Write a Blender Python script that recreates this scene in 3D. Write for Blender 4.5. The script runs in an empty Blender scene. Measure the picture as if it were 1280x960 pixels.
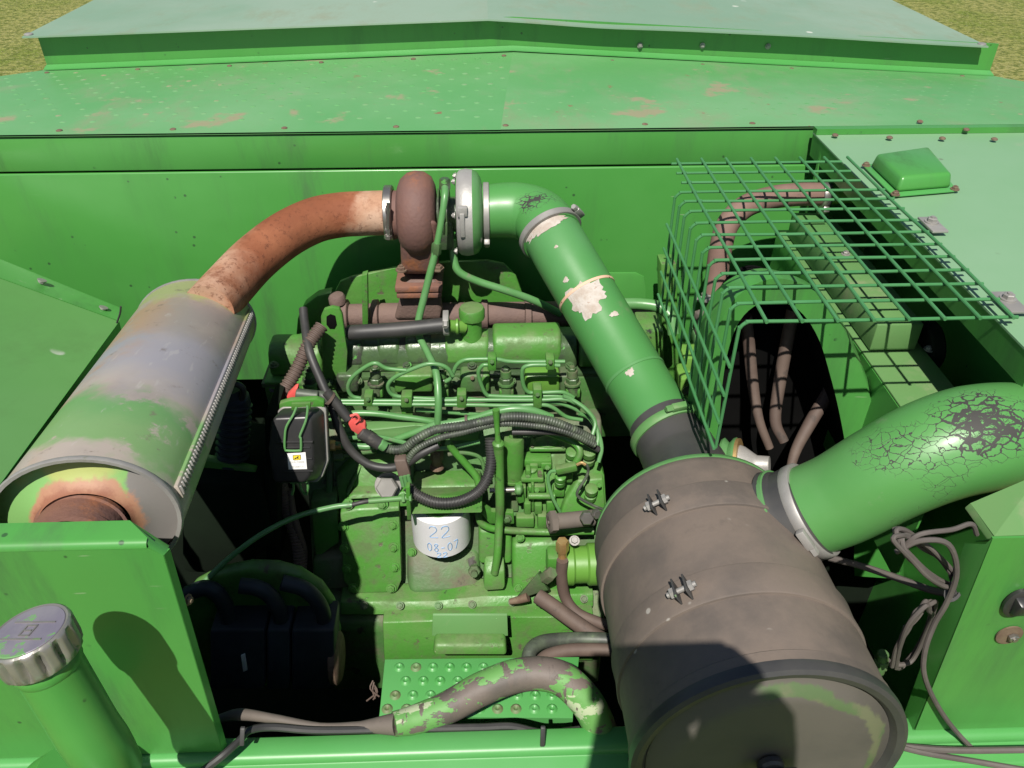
import bpy, bmesh, math, random
from mathutils import Vector, Matrix, Quaternion
random.seed(7)
R = math.radians
SC = bpy.context.scene
COL = SC.collection

# ------------------------------------------------------------------ camera, sky, sun, exposure
CAM_Z, PITCH, YAW, FPX = 4.1, R(36.0), R(1.85), 1000.0
cam_d = bpy.data.cameras.new('camera')
cam = bpy.data.objects.new('camera', cam_d); COL.objects.link(cam)
cam_d.sensor_fit = 'HORIZONTAL'; cam_d.sensor_width = 36.0; cam_d.lens = 36.0 * FPX / 1280.0
cam_d.clip_start = 0.02; cam_d.clip_end = 500
cam.location = (0, 0, CAM_Z); cam.rotation_euler = (R(90) - PITCH, 0, -YAW)
SC.camera = cam

SUN_AZ, SUN_EL = R(12.5), R(55.5)          # the light travels away from the viewer and a little to the right
SUN_DIR = Vector((math.sin(SUN_AZ) * math.cos(SUN_EL), math.cos(SUN_AZ) * math.cos(SUN_EL), -math.sin(SUN_EL)))
world = bpy.data.worlds.new('World'); SC.world = world; world.use_nodes = True
wn = world.node_tree.nodes; wl = world.node_tree.links
sky = wn.new('ShaderNodeTexSky'); sky.sky_type = 'NISHITA'; sky.sun_disc = False
sky.sun_elevation = SUN_EL; sky.sun_rotation = R(180) + SUN_AZ
sky.air_density = 1.0; sky.dust_density = 0.6; sky.ozone_density = 1.0
bg = wn['Background']; bg.inputs['Strength'].default_value = 0.055
wl.new(sky.outputs['Color'], bg.inputs['Color'])
sun_d = bpy.data.lights.new('sun', 'SUN'); sun = bpy.data.objects.new('sun', sun_d); COL.objects.link(sun)
sun_d.energy = 4.9; sun_d.angle = R(0.53); sun_d.color = (1.0, 0.95, 0.87)
sun.rotation_euler = SUN_DIR.to_track_quat('-Z', 'Y').to_euler(); sun.location = (-3, -8, 14)
SC.view_settings.view_transform = 'Standard'; SC.view_settings.look = 'None'
SC.view_settings.gamma = 1.0; SC.view_settings.exposure = 0.45; SC.view_settings.use_curve_mapping = False

# ------------------------------------------------------------------ measuring: a photograph pixel and a real distance give a place
_f = Vector((math.sin(YAW) * math.cos(PITCH), math.cos(YAW) * math.cos(PITCH), -math.sin(PITCH)))
_r = Vector((math.cos(YAW), -math.sin(YAW), 0))
_u = _r.cross(_f)
def ray(px, py): return _f + _r * ((px - 640) / FPX) - _u * ((py - 480) / FPX)
def P(px, py, Y):
    d = ray(px, py); return Vector((0, 0, CAM_Z)) + d * (Y / d.y)
def PZ(px, py, drop):
    d = ray(px, py); return Vector((0, 0, CAM_Z)) + d * (-drop / d.z)
def V(x, y, drop): return Vector((x, y, CAM_Z - drop))
def PS(Y, *pp): return [P(a, b, Y) for a, b in pp]

# ------------------------------------------------------------------ node helper and materials
class NT:
    def __init__(s, name):
        s.m = bpy.data.materials.new(name); s.m.use_nodes = True
        s.t = s.m.node_tree; s.b = s.t.nodes['Principled BSDF']
        tc = s.n('ShaderNodeTexCoord'); oi = s.n('ShaderNodeObjectInfo')
        mul = s.n('ShaderNodeMath', op='MULTIPLY'); s.l(oi.outputs['Random'], mul.inputs[0]); mul.inputs[1].default_value = 13.7
        add = s.n('ShaderNodeVectorMath', op='ADD'); s.l(tc.outputs['Object'], add.inputs[0]); s.l(mul.outputs[0], add.inputs[1])
        s.obj = tc.outputs['Object']; s.vec = add.outputs[0]
    def n(s, typ, op=None):
        k = s.t.nodes.new(typ)
        if op: k.operation = op
        return k
    def l(s, a, b): s.t.links.new(a, b)
    def noise(s, scale, detail=4, rough=0.55, vec=None, dist=0.0):
        k = s.n('ShaderNodeTexNoise'); k.inputs['Scale'].default_value = scale; k.inputs['Detail'].default_value = detail
        k.inputs['Roughness'].default_value = rough; k.inputs['Distortion'].default_value = dist
        s.l(vec or s.vec, k.inputs['Vector']); return k.outputs['Fac']
    def voro(s, scale, feature='F1', vec=None):
        k = s.n('ShaderNodeTexVoronoi'); k.feature = feature; k.inputs['Scale'].default_value = scale
        s.l(vec or s.vec, k.inputs['Vector']); return k
    def scalev(s, v, vec=None):
        k = s.n('ShaderNodeVectorMath', op='MULTIPLY'); s.l(vec or s.vec, k.inputs[0]); k.inputs[1].default_value = v; return k.outputs[0]
    def ramp(s, x, a, b, lo=0.0, hi=1.0):
        k = s.n('ShaderNodeMapRange'); k.interpolation_type = 'SMOOTHSTEP'
        s.l(x, k.inputs['Value']); k.inputs['From Min'].default_value = a; k.inputs['From Max'].default_value = b
        k.inputs['To Min'].default_value = lo; k.inputs['To Max'].default_value = hi; return k.outputs['Result']
    def math(s, op, a, b=None):
        k = s.n('ShaderNodeMath', op=op)
        for i, q in enumerate((a, b)):
            if q is None: continue
            if isinstance(q, (int, float)): k.inputs[i].default_value = q
            else: s.l(q, k.inputs[i])
        return k.outputs[0]
    def mix(s, fac, a, b):
        k = s.n('ShaderNodeMix'); k.data_type = 'RGBA'
        for sock, q in ((k.inputs['Factor'], fac), (k.inputs['A'], a), (k.inputs['B'], b)):
            if isinstance(q, (int, float)): sock.default_value = q
            elif isinstance(q, (tuple, list)): sock.default_value = tuple(q)[:3] + (1,)
            else: s.l(q, sock)
        return k.outputs['Result']
    def mixf(s, fac, a, b):
        k = s.n('ShaderNodeMix'); k.data_type = 'FLOAT'
        for sock, q in ((k.inputs['Factor'], fac), (k.inputs['A'], a), (k.inputs['B'], b)):
            if isinstance(q, (int, float)): sock.default_value = q
            else: s.l(q, sock)
        return k.outputs['Result']
    def upness(s):
        g = s.n('ShaderNodeNewGeometry'); x = s.n('ShaderNodeSeparateXYZ'); s.l(g.outputs['Normal'], x.inputs[0]); return x.outputs['Z']
    def sphere(s, c, r0, r1, scale=(1, 1, 1)):
        k = s.n('ShaderNodeVectorMath', op='SUBTRACT'); s.l(s.obj, k.inputs[0]); k.inputs[1].default_value = c
        d = s.n('ShaderNodeVectorMath', op='LENGTH'); s.l(s.scalev(scale, k.outputs[0]), d.inputs[0])
        return s.ramp(d.outputs['Value'], r0, r1, 1.0, 0.0)
    def bump(s, h, strength=0.3, dist=0.002):
        k = s.n('ShaderNodeBump'); k.inputs['Strength'].default_value = strength; k.inputs['Distance'].default_value = dist
        s.l(h, k.inputs['Height']); s.l(k.outputs['Normal'], s.b.inputs['Normal'])
    def done(s, col=None, rough=0.5, metal=0.0, spec=0.5, coat=0.0):
        for nm, q in (('Base Color', col), ('Roughness', rough), ('Metallic', metal)):
            if q is None: continue
            if isinstance(q, (int, float)): s.b.inputs[nm].default_value = q
            elif isinstance(q, (tuple, list)): s.b.inputs[nm].default_value = tuple(q)[:3] + (1,)
            else: s.l(q, s.b.inputs[nm])
        s.b.inputs['Specular IOR Level'].default_value = spec
        if coat: s.b.inputs['Coat Weight'].default_value = coat; s.b.inputs['Coat Roughness'].default_value = 0.18
        return s.m

M = {}
DEEP = {'green_panel', 'green_deck', 'green_satin', 'green_tube', 'green_side', 'green_faded', 'engine_green', 'engine_dirty', 'lime_green', 'line_green', 'wire_green', 'dull_green'}   # the maker's deep green
def paint(name, base, alt, alt_scale=2.5, grime=None, grime_thr=0.6, grime_scale=9.0, grime_w=0.12, chips=(), specks=None, dust=None,
          rough=0.38, rough_alt=None, metal=0.0, bump=0.12, bump_scale=55.0, spec=0.5, coat=0.0, streak=(1, 1, 1), wave=0.0, smudge=None):
    """painted or bare metal: two tones, grime, chips down to another layer, specks, dust on upward faces"""
    t = NT(name)
    if name in DEEP: base, alt = [(c[0] * 0.78, c[1] * 0.88, c[2] * 0.82) for c in (base, alt)]
    col = t.mix(t.ramp(t.noise(alt_scale, 5, 0.6, t.scalev(streak)), 0.38, 0.66), base, alt)
    rg = rough
    h = t.noise(bump_scale, 3)
    if dust:
        d = t.math('MULTIPLY', t.ramp(t.upness(), 0.35, 0.95), t.ramp(t.noise(14, 6, 0.65), 0.40, 0.68, 0.0, dust[1]))
        col = t.mix(d, col, dust[0]); rg = t.mixf(d, rg, 0.85)
    if grime:
        g = t.ramp(t.noise(grime_scale, 8, 0.68, t.scalev(streak)), grime_thr, grime_thr + grime_w)
        col = t.mix(t.math('MULTIPLY', g, 0.85), col, grime); rg = t.mixf(g, rg, 0.8)
    for (cc, thr, sc, w) in chips:
        c = t.ramp(t.noise(sc, 7, 0.62), thr, thr + w)
        col = t.mix(c, col, cc); rg = t.mixf(c, rg, 0.6)
        h = t.math('SUBTRACT', h, t.math('MULTIPLY', c, 0.8))
    if specks:
        v = t.voro(specks[1])
        pick = t.math('MULTIPLY', t.ramp(v.outputs['Distance'], 0.10, 0.16, 1.0, 0.0), t.ramp(t.noise(specks[1] * 0.31, 2), 0.58, 0.62))
        col = t.mix(pick, col, specks[0])
    if smudge:                                   # soft dirty runs down the sheet and rubbed scratches
        sm = t.math('MULTIPLY', t.ramp(t.noise(5, 6, 0.7, t.scalev((2.2, 1, 0.35))), 0.46, 0.72, 0, smudge[1]), t.ramp(t.noise(1.7, 3), 0.35, 0.65))
        col = t.mix(sm, col, smudge[0]); rg = t.mixf(sm, rg, 0.75)
        sc = t.math('MULTIPLY', t.ramp(t.noise(60, 2, 0.5, t.scalev((0.25, 3, 2.2))), 0.70, 0.74, 0, 0.5), t.ramp(t.noise(3.1, 3), 0.55, 0.65))
        col = t.mix(sc, col, (0.30, 0.36, 0.24))
    if bump: t.bump(h, bump, 0.0025)
    if wave:
        k = t.n('ShaderNodeBump'); k.inputs['Strength'].default_value = wave; k.inputs['Distance'].default_value = 0.03
        t.l(t.noise(2.6, 3), k.inputs['Height']); t.l(k.outputs['Normal'], t.b.inputs['Normal'])
    M[name] = t.done(col, rg, metal, spec, coat)
    return M[name]

G1, G2 = (0.068, 0.262, 0.050), (0.084, 0.288, 0.063)
EARTH, RUSTC, DARK = (0.105, 0.085, 0.062), (0.19, 0.066, 0.03), (0.018, 0.018, 0.017)
paint('green_panel', G1, G2, 1.6, grime=(0.05, 0.16, 0.04), grime_thr=0.72, grime_scale=14, specks=((0.03, 0.09, 0.028), 41), rough=0.36, bump=0.0, coat=0.2, wave=0.16, smudge=((0.045, 0.115, 0.038), 0.8))
paint('green_deck', (0.120, 0.330, 0.112), (0.185, 0.370, 0.165), 1.3, grime=(0.20, 0.225, 0.15), grime_thr=0.52, grime_scale=3.2, grime_w=0.25,
      chips=(((0.24, 0.235, 0.135), 0.60, 5.5, 0.07), ((0.20, 0.11, 0.06), 0.68, 17, 0.05)), rough=0.42, bump=0.0, wave=0.10, smudge=((0.19, 0.22, 0.13), 0.6))
paint('green_lid', (0.165, 0.270, 0.180), (0.225, 0.310, 0.230), 1.1, grime=(0.24, 0.25, 0.20), grime_thr=0.62, grime_scale=2.6, grime_w=0.25,
      chips=(((0.27, 0.25, 0.17), 0.73, 6, 0.05),), specks=((0.5, 0.52, 0.45), 13), rough=0.48, bump=0.0, wave=0.10, smudge=((0.20, 0.21, 0.14), 0.6))
paint('green_satin', (0.080, 0.300, 0.075), (0.105, 0.320, 0.10), 2.2, grime=(0.20, 0.24, 0.14), grime_thr=0.66, grime_scale=6, grime_w=0.2,
      chips=(((0.55, 0.53, 0.48), 0.765, 13, 0.015),), rough=0.40, bump=0.05)
paint('green_tube', (0.075, 0.238, 0.066), (0.100, 0.258, 0.092), 3, grime=(0.15, 0.18, 0.10), grime_thr=0.60, grime_scale=8, grime_w=0.2,
      chips=(((0.58, 0.56, 0.52), 0.735, 9, 0.02), ((0.26, 0.17, 0.09), 0.76, 14, 0.02)), rough=0.42, bump=0.06)
paint('engine_green', (0.072, 0.235, 0.035), (0.098, 0.230, 0.050), 9, grime=(0.075, 0.120, 0.040), grime_thr=0.46, grime_scale=17, grime_w=0.24,
      chips=(((0.085, 0.085, 0.048), 0.61, 30, 0.09), (DARK, 0.655, 26, 0.08), ((0.22, 0.22, 0.15), 0.68, 120, 0.05)), dust=((0.17, 0.18, 0.10), 0.5), rough=0.40, bump=0.28, bump_scale=130)
paint('engine_dirty', (0.070, 0.175, 0.045), (0.10, 0.12, 0.068), 6, grime=(0.115, 0.092, 0.068), grime_thr=0.50, grime_scale=9, grime_w=0.2,
      chips=(((0.040, 0.036, 0.030), 0.60, 28, 0.10), ((0.18, 0.155, 0.115), 0.655, 90, 0.06)), dust=((0.18, 0.145, 0.105), 0.5), rough=0.55, bump=0.35, bump_scale=120)
paint('engine_oily', (0.042, 0.075, 0.034), (0.065, 0.125, 0.045), 9, grime=(0.030, 0.028, 0.024), grime_thr=0.52, grime_scale=14, grime_w=0.12,
      chips=(((0.075, 0.26, 0.05), 0.64, 24, 0.03), ((0.16, 0.13, 0.10), 0.70, 12, 0.06)), rough=0.33, bump=0.35, bump_scale=110)
paint('lime_green', (0.130, 0.285, 0.045), (0.155, 0.30, 0.055), 5, grime=(0.15, 0.17, 0.06), grime_thr=0.62, grime_scale=10, chips=(((0.10, 0.085, 0.06), 0.74, 16, 0.04),), rough=0.42, bump=0.1)
paint('line_green', (0.105, 0.255, 0.085), (0.13, 0.27, 0.11), 16, grime=(0.16, 0.15, 0.11), grime_thr=0.60, grime_scale=26, grime_w=0.16, rough=0.36, bump=0.1)
paint('wire_green', (0.058, 0.205, 0.072), (0.075, 0.230, 0.09), 12, grime=(0.20, 0.15, 0.10), grime_thr=0.72, grime_scale=30, rough=0.42, bump=0.08)
paint('dull_green', (0.130, 0.240, 0.085), (0.105, 0.245, 0.076), 3, grime=(0.25, 0.23, 0.15), grime_thr=0.55, grime_scale=6, grime_w=0.25, chips=(((0.20, 0.12, 0.07), 0.72, 15, 0.04),), rough=0.55, bump=0.08)
paint('rust_pipe', (0.30, 0.105, 0.045), (0.44, 0.185, 0.10), 6, grime=(0.17, 0.055, 0.025), grime_thr=0.57, grime_scale=20, grime_w=0.1,
      chips=(((0.60, 0.40, 0.28), 0.615, 5.0, 0.12), ((0.13, 0.045, 0.022), 0.655, 55, 0.03)), rough=0.75, bump=0.35, bump_scale=90)
paint('rust_pale', (0.56, 0.35, 0.235), (0.62, 0.42, 0.30), 6, grime=(0.34, 0.13, 0.06), grime_thr=0.56, grime_scale=16, grime_w=0.14,
      chips=(((0.14, 0.05, 0.025), 0.635, 60, 0.03),), rough=0.7, bump=0.3, bump_scale=90)
paint('rust_dark', (0.130, 0.068, 0.057), (0.180, 0.085, 0.058), 7, grime=(0.29, 0.105, 0.038), grime_thr=0.54, grime_scale=11, grime_w=0.16,
      chips=(((0.07, 0.045, 0.04), 0.66, 30, 0.06),), rough=0.72, bump=0.4, bump_scale=120)
paint('manifold_iron', (0.125, 0.082, 0.072), (0.155, 0.10, 0.082), 10, grime=(0.22, 0.12, 0.075), grime_thr=0.62, grime_scale=18, chips=(((0.07, 0.05, 0.045), 0.66, 34, 0.05),), rough=0.8, bump=0.5, bump_scale=150)
paint('canister_dust', (0.098, 0.082, 0.071), (0.150, 0.120, 0.099), 5.0, grime=(0.050, 0.046, 0.043), grime_thr=0.56, grime_scale=7, grime_w=0.2,
      chips=(((0.036, 0.036, 0.036), 0.745, 22, 0.04),), specks=((0.30, 0.28, 0.25), 31), dust=((0.165, 0.128, 0.102), 0.55), rough=0.62, bump=0.10, bump_scale=140)
paint('black_worn', (0.036, 0.036, 0.037), (0.055, 0.053, 0.050), 6, grime=(0.09, 0.08, 0.07), grime_thr=0.60, grime_scale=9, chips=(((0.13, 0.20, 0.10), 0.655, 7, 0.025),), rough=0.45, bump=0.06)
paint('rubber', (0.027, 0.027, 0.027), (0.042, 0.040, 0.038), 12, grime=(0.085, 0.078, 0.068), grime_thr=0.62, grime_scale=24, rough=0.52, bump=0.12)
paint('rubber_dusty', (0.100, 0.086, 0.074), (0.125, 0.105, 0.088), 14, grime=(0.060, 0.054, 0.048), grime_thr=0.58, grime_scale=22, chips=(((0.12, 0.22, 0.09), 0.73, 20, 0.03),), rough=0.75, bump=0.2)
paint('loom', (0.040, 0.046, 0.038), (0.075, 0.095, 0.065), 30, grime=(0.12, 0.17, 0.09), grime_thr=0.60, grime_scale=60, grime_w=0.1, rough=0.5, bump=0.15)
paint('conduit_dusty', (0.085, 0.058, 0.047), (0.110, 0.078, 0.062), 14, grime=(0.05, 0.04, 0.035), grime_thr=0.58, grime_scale=22, rough=0.7, bump=0.1)
paint('steel', (0.30, 0.285, 0.265), (0.37, 0.355, 0.33), 20, grime=(0.20, 0.15, 0.11), grime_thr=0.60, grime_scale=30, rough=0.36, metal=0.85, bump=0.08)
paint('zinc', (0.26, 0.25, 0.235), (0.32, 0.31, 0.29), 20, grime=(0.16, 0.17, 0.11), grime_thr=0.60, grime_scale=30, rough=0.5, metal=0.35, bump=0.08)
paint('bolt_rust', (0.115, 0.072, 0.05), (0.15, 0.11, 0.07), 60, grime=(0.12, 0.06, 0.04), grime_thr=0.55, grime_scale=90, rough=0.75, bump=0.2)
paint('aluminium', (0.31, 0.30, 0.285), (0.38, 0.37, 0.35), 14, grime=(0.13, 0.24, 0.08), grime_thr=0.62, grime_scale=9, grime_w=0.04, rough=0.5, metal=0.3, bump=0.2, bump_scale=180)
paint('brass', (0.52, 0.33, 0.13), (0.58, 0.40, 0.18), 40, grime=(0.18, 0.13, 0.07), grime_thr=0.62, grime_scale=50, rough=0.4, metal=0.7, bump=0.05)
paint('chrome_worn', (0.33, 0.315, 0.285), (0.26, 0.25, 0.225), 14, grime=(0.12, 0.27, 0.08), grime_thr=0.60, grime_scale=18, grime_w=0.05, chips=(((0.24, 0.20, 0.16), 0.66, 30, 0.06),), rough=0.36, metal=0.6, bump=0.12)
paint('cap_face', (0.21, 0.19, 0.24), (0.27, 0.25, 0.28), 20, grime=(0.13, 0.33, 0.10), grime_thr=0.55, grime_scale=22, grime_w=0.02, rough=0.35, metal=0.35, bump=0.1)
paint('black_plastic', (0.020, 0.020, 0.021), (0.032, 0.031, 0.031), 10, grime=(0.06, 0.055, 0.05), grime_thr=0.62, grime_scale=20, rough=0.36, bump=0.06)
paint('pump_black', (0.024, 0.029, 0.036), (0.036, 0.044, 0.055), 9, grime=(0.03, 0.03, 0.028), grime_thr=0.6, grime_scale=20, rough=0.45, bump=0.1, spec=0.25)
paint('bay_shade', (0.006, 0.010, 0.006), (0.008, 0.015, 0.008), 3, grime=(0.014, 0.013, 0.011), grime_thr=0.55, grime_scale=6, grime_w=0.2, rough=0.9, bump=0.1, spec=0.1)  # bay sheets: deep shade is put into a near-black base
paint('shade_black', (0.004, 0.004, 0.004), (0.006, 0.006, 0.006), 5, rough=0.95, bump=0.0, spec=0.05)  # duct and slot insides: shade put into the black base
paint('filter_white', (0.60, 0.60, 0.62), (0.66, 0.66, 0.67), 6, grime=(0.42, 0.41, 0.38), grime_thr=0.66, grime_scale=10, grime_w=0.2, rough=0.34, bump=0.02)
paint('label_white', (0.66, 0.66, 0.64), (0.72, 0.72, 0.70), 8, grime=(0.5, 0.49, 0.45), grime_thr=0.68, grime_scale=20, rough=0.5, bump=0)
paint('red_plastic', (0.66, 0.095, 0.085), (0.72, 0.13, 0.11), 20, grime=(0.30, 0.05, 0.05), grime_thr=0.62, grime_scale=50, rough=0.45, bump=0.05)
paint('ink_blue', (0.16, 0.30, 0.52), (0.22, 0.38, 0.58), 80, rough=0.5, bump=0)
paint('ink_grey', (0.30, 0.30, 0.31), (0.38, 0.38, 0.38), 80, rough=0.6, bump=0)
paint('emblem_yellow', (0.66, 0.50, 0.02), (0.68, 0.52, 0.03), 40, rough=0.5, bump=0)
paint('sealant_grey', (0.36, 0.33, 0.30), (0.42, 0.38, 0.34), 20, grime=(0.2, 0.15, 0.12), grime_thr=0.6, grime_scale=24, rough=0.8, bump=0.3)
paint('rubber_paint', (0.092, 0.078, 0.066), (0.118, 0.098, 0.082), 12, grime=(0.055, 0.05, 0.045), grime_thr=0.6, grime_scale=24, rough=0.7, bump=0.2)
paint('cloth', (0.05, 0.06, 0.10), (0.06, 0.07, 0.12), 8, rough=0.9, bump=0.1)

paint('green_side', (0.200, 0.345, 0.190), (0.235, 0.365, 0.225), 1.5, grime=(0.26, 0.27, 0.20), grime_thr=0.66, grime_scale=5, grime_w=0.2, specks=((0.12, 0.16, 0.1), 29), rough=0.45, bump=0.04)
paint('green_faded', (0.132, 0.315, 0.090), (0.150, 0.330, 0.106), 1.8, grime=(0.08, 0.19, 0.06), grime_thr=0.70, grime_scale=7, grime_w=0.2, specks=((0.5, 0.52, 0.46), 11), rough=0.45, bump=0.0, wave=0.12, smudge=((0.09, 0.2, 0.06), 0.5))
def muffler_mat():
    t = NT('muffler_shell')
    s = t.n('ShaderNodeSeparateXYZ'); t.l(t.obj, s.inputs[0])
    wob = t.noise(7, 5, 0.6, t.obj)
    y = t.math('ADD', s.outputs['Y'], t.math('MULTIPLY', t.math('SUBTRACT', wob, 0.5), 0.20))
    col = t.mix(t.ramp(t.noise(5, 5, 0.6), 0.4, 0.62), (0.36, 0.312, 0.268), (0.265, 0.236, 0.215))
    col = t.mix(t.math('MULTIPLY', t.math('MULTIPLY', t.ramp(y, -0.13, -0.02), t.ramp(y, 0.02, 0.15, 1, 0)), 0.75), col, (0.255, 0.255, 0.305))     # heat-blued zone
    o = t.math('MULTIPLY', t.ramp(s.outputs['X'], -0.07, 0.03, 1, 0), t.ramp(t.noise(7, 7, 0.7, t.obj), 0.40, 0.58))
    col = t.mix(t.math('MULTIPLY', o, 0.7), col, (0.36, 0.205, 0.12))                                               # orange heat stain
    col = t.mix(t.ramp(y, 0.225, 0.255), col, (0.30, 0.33, 0.15))                                                  # scorched paint at far rim
    g = t.math('MULTIPLY', t.ramp(y, -0.272, -0.238), t.ramp(y, -0.145, -0.095, 1, 0))
    g = t.math('MULTIPLY', g, t.ramp(t.noise(9, 6, 0.65, t.obj), 0.64, 0.58))
    col = t.mix(t.math('MULTIPLY', g, 0.85), col, t.mix(t.ramp(y, -0.20, -0.12), (0.12, 0.27, 0.08), (0.075, 0.25, 0.06)))
    col = t.mix(t.ramp(t.noise(26, 7, 0.7), 0.60, 0.70, 0, 0.7), col, (0.14, 0.11, 0.09))
    col = t.mix(t.ramp(t.noise(70, 3, 0.6, t.scalev((1, 0.15, 1))), 0.62, 0.70, 0, 0.35), col, (0.42, 0.40, 0.38))
    t.bump(t.math('SUBTRACT', t.noise(60, 3), t.math('MULTIPLY', g, -0.6)), 0.08, 0.002)
    M['muffler_shell'] = t.done(col, t.mixf(g, 0.46, 0.40), t.mixf(g, 0.12, 0.0))
muffler_mat()
def muffler_end_mat():
    t = NT('muffler_end')
    d = t.n('ShaderNodeVectorMath', op='LENGTH'); t.l(t.scalev((1, 0, 1.2), t.obj), d.inputs[0])
    r = t.math('ADD', d.outputs['Value'], t.math('MULTIPLY', t.math('SUBTRACT', t.noise(22, 7, 0.7), 0.5), 0.045))
    col = t.mix(t.ramp(t.noise(8, 4), 0.45, 0.55), (0.30, 0.34, 0.10), (0.16, 0.34, 0.10))
    s = t.n('ShaderNodeSeparateXYZ'); t.l(t.obj, s.inputs[0])
    col = t.mix(t.ramp(t.math('ADD', s.outputs['X'], t.math('MULTIPLY', t.noise(18, 5), 0.05)), 0.075, 0.08), col, (0.165, 0.155, 0.145))
    col = t.mix(t.ramp(r, 0.070, 0.062), col, (0.34, 0.175, 0.105))
    col = t.mix(t.ramp(r, 0.062, 0.052), col, (0.24, 0.10, 0.06))
    t.bump(t.noise(60, 3), 0.1); M['muffler_end'] = t.done(col, 0.6)
muffler_end_mat()
def peeled_hose_mat():
    t = NT('hose_peeling')
    col = t.mix(t.ramp(t.noise(14, 5), 0.4, 0.65), (0.125, 0.10, 0.085), (0.085, 0.072, 0.062))
    f = t.noise(11, 7, 0.68, t.scalev((0.7, 1.4, 1.4)))
    p = t.ramp(f, 0.485, 0.50)
    col = t.mix(p, col, (0.10, 0.26, 0.065)); col = t.mix(t.ramp(f, 0.60, 0.615), col, (0.34, 0.40, 0.25))
    col = t.mix(t.ramp(t.noise(34, 5, 0.6, t.scalev((2.2, 0.7, 0.7))), 0.60, 0.62), col, (0.10, 0.08, 0.068))
    t.bump(t.math('ADD', p, t.noise(60, 3)), 0.3, 0.002); M['hose_peeling'] = t.done(col, 0.6)
peeled_hose_mat()
def crazed_mat(name, base, alt, center, r0, r1, sc=(1, 1, 1), tail=None):
    """green paint crazed down to black rubber over one patch, with a thinner tail"""
    t = NT(name)
    col = t.mix(t.ramp(t.noise(4, 5), 0.4, 0.65), base, alt)
    col = t.mix(t.ramp(t.noise(9, 7, 0.66), 0.64, 0.76), col, (0.20, 0.25, 0.16))
    warp = t.n('ShaderNodeVectorMath', op='ADD'); t.l(t.obj, warp.inputs[0])
    nz = t.n('ShaderNodeTexNoise'); nz.inputs['Scale'].default_value = 60; nz.inputs['Detail'].default_value = 4; t.l(t.obj, nz.inputs['Vector'])
    wv = t.n('ShaderNodeVectorMath', op='SCALE'); t.l(nz.outputs['Color'], wv.inputs[0]); wv.inputs['Scale'].default_value = 0.017
    t.l(wv.outputs[0], warp.inputs[1])
    v1 = t.voro(98, 'DISTANCE_TO_EDGE', t.scalev((0.55, 1.0, 1.0), warp.outputs[0])); v2 = t.voro(230, 'DISTANCE_TO_EDGE', t.scalev((0.7, 1.0, 1.0), warp.outputs[0]))
    m = t.sphere(center, r0, r1, sc)
    if tail: m = t.math('MAXIMUM', m, t.math('MULTIPLY', t.sphere(tail[0], 0.0, tail[1], (0.7, 1, 1.3)), 0.45))
    m = t.math('ADD', m, t.math('MULTIPLY', t.math('SUBTRACT', t.noise(16, 5, 0.6), 0.55), 0.75))
    c1 = t.math('LESS_THAN', v1.outputs['Distance'], t.ramp(m, 0.05, 1.0, 0.01, 0.15))
    c2 = t.math('LESS_THAN', v2.outputs['Distance'], t.ramp(m, 0.5, 1.1, 0.0, 0.10))
    c = t.math('MAXIMUM', t.math('MULTIPLY', c1, t.ramp(m, 0.06, 0.10)), t.math('MULTIPLY', c2, t.ramp(m, 0.5, 0.55)))
    sp = t.ramp(t.noise(30, 6, 0.6), 0.72, 0.735)
    c = t.math('MAXIMUM', c, t.math('MULTIPLY', sp, 0.85))
    col = t.mix(c, col, (0.035, 0.034, 0.030))
    t.bump(t.math('SUBTRACT', t.math('MULTIPLY', t.noise(50, 3), 0.2), c), 0.4, 0.002)
    M[name] = t.done(col, t.mixf(c, 0.42, 0.7), 0.0, 0.5, 0.08)
crazed_mat('crazed_elbow', (0.064, 0.225, 0.055), (0.088, 0.245, 0.078), (-0.005, -0.03, 0.06), 0.0, 0.036, (0.55, 1, 1))
def rust_pipe_mat():
    t = NT('exhaust_rust')
    s = t.n('ShaderNodeSeparateXYZ'); t.l(t.obj, s.inputs[0])
    x = t.math('ADD', s.outputs['X'], t.math('MULTIPLY', t.math('SUBTRACT', t.noise(9, 6, 0.65), 0.5), 0.16))
    col = t.mix(t.ramp(t.noise(7, 5), 0.4, 0.65), (0.190, 0.062, 0.028), (0.285, 0.108, 0.052))
    pale = t.math('MAXIMUM', t.ramp(x, 0.085, 0.125), t.math('MULTIPLY', t.math('MULTIPLY', t.ramp(x, -0.06, -0.13), t.ramp(s.outputs['Z'], -0.07, -0.02)), 0.8))
    col = t.mix(t.math('MULTIPLY', pale, 0.9), col, t.mix(t.ramp(t.noise(12, 4), 0.4, 0.6), (0.38, 0.22, 0.14), (0.46, 0.31, 0.22)))
    sp = t.ramp(t.noise(95, 7, 0.75), 0.54, 0.62)
    col = t.mix(t.math('MULTIPLY', sp, t.ramp(t.noise(6, 3), 0.30, 0.60, 0, 0.85)), col, (0.12, 0.040, 0.02))
    col = t.mix(t.ramp(t.noise(18, 7, 0.7), 0.52, 0.66, 0, 0.6), col, (0.17, 0.062, 0.03))
    t.bump(t.math('ADD', t.noise(90, 4), sp), 0.35, 0.002); M['exhaust_rust'] = t.done(col, 0.75, 0, 0.3)
rust_pipe_mat()
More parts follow.
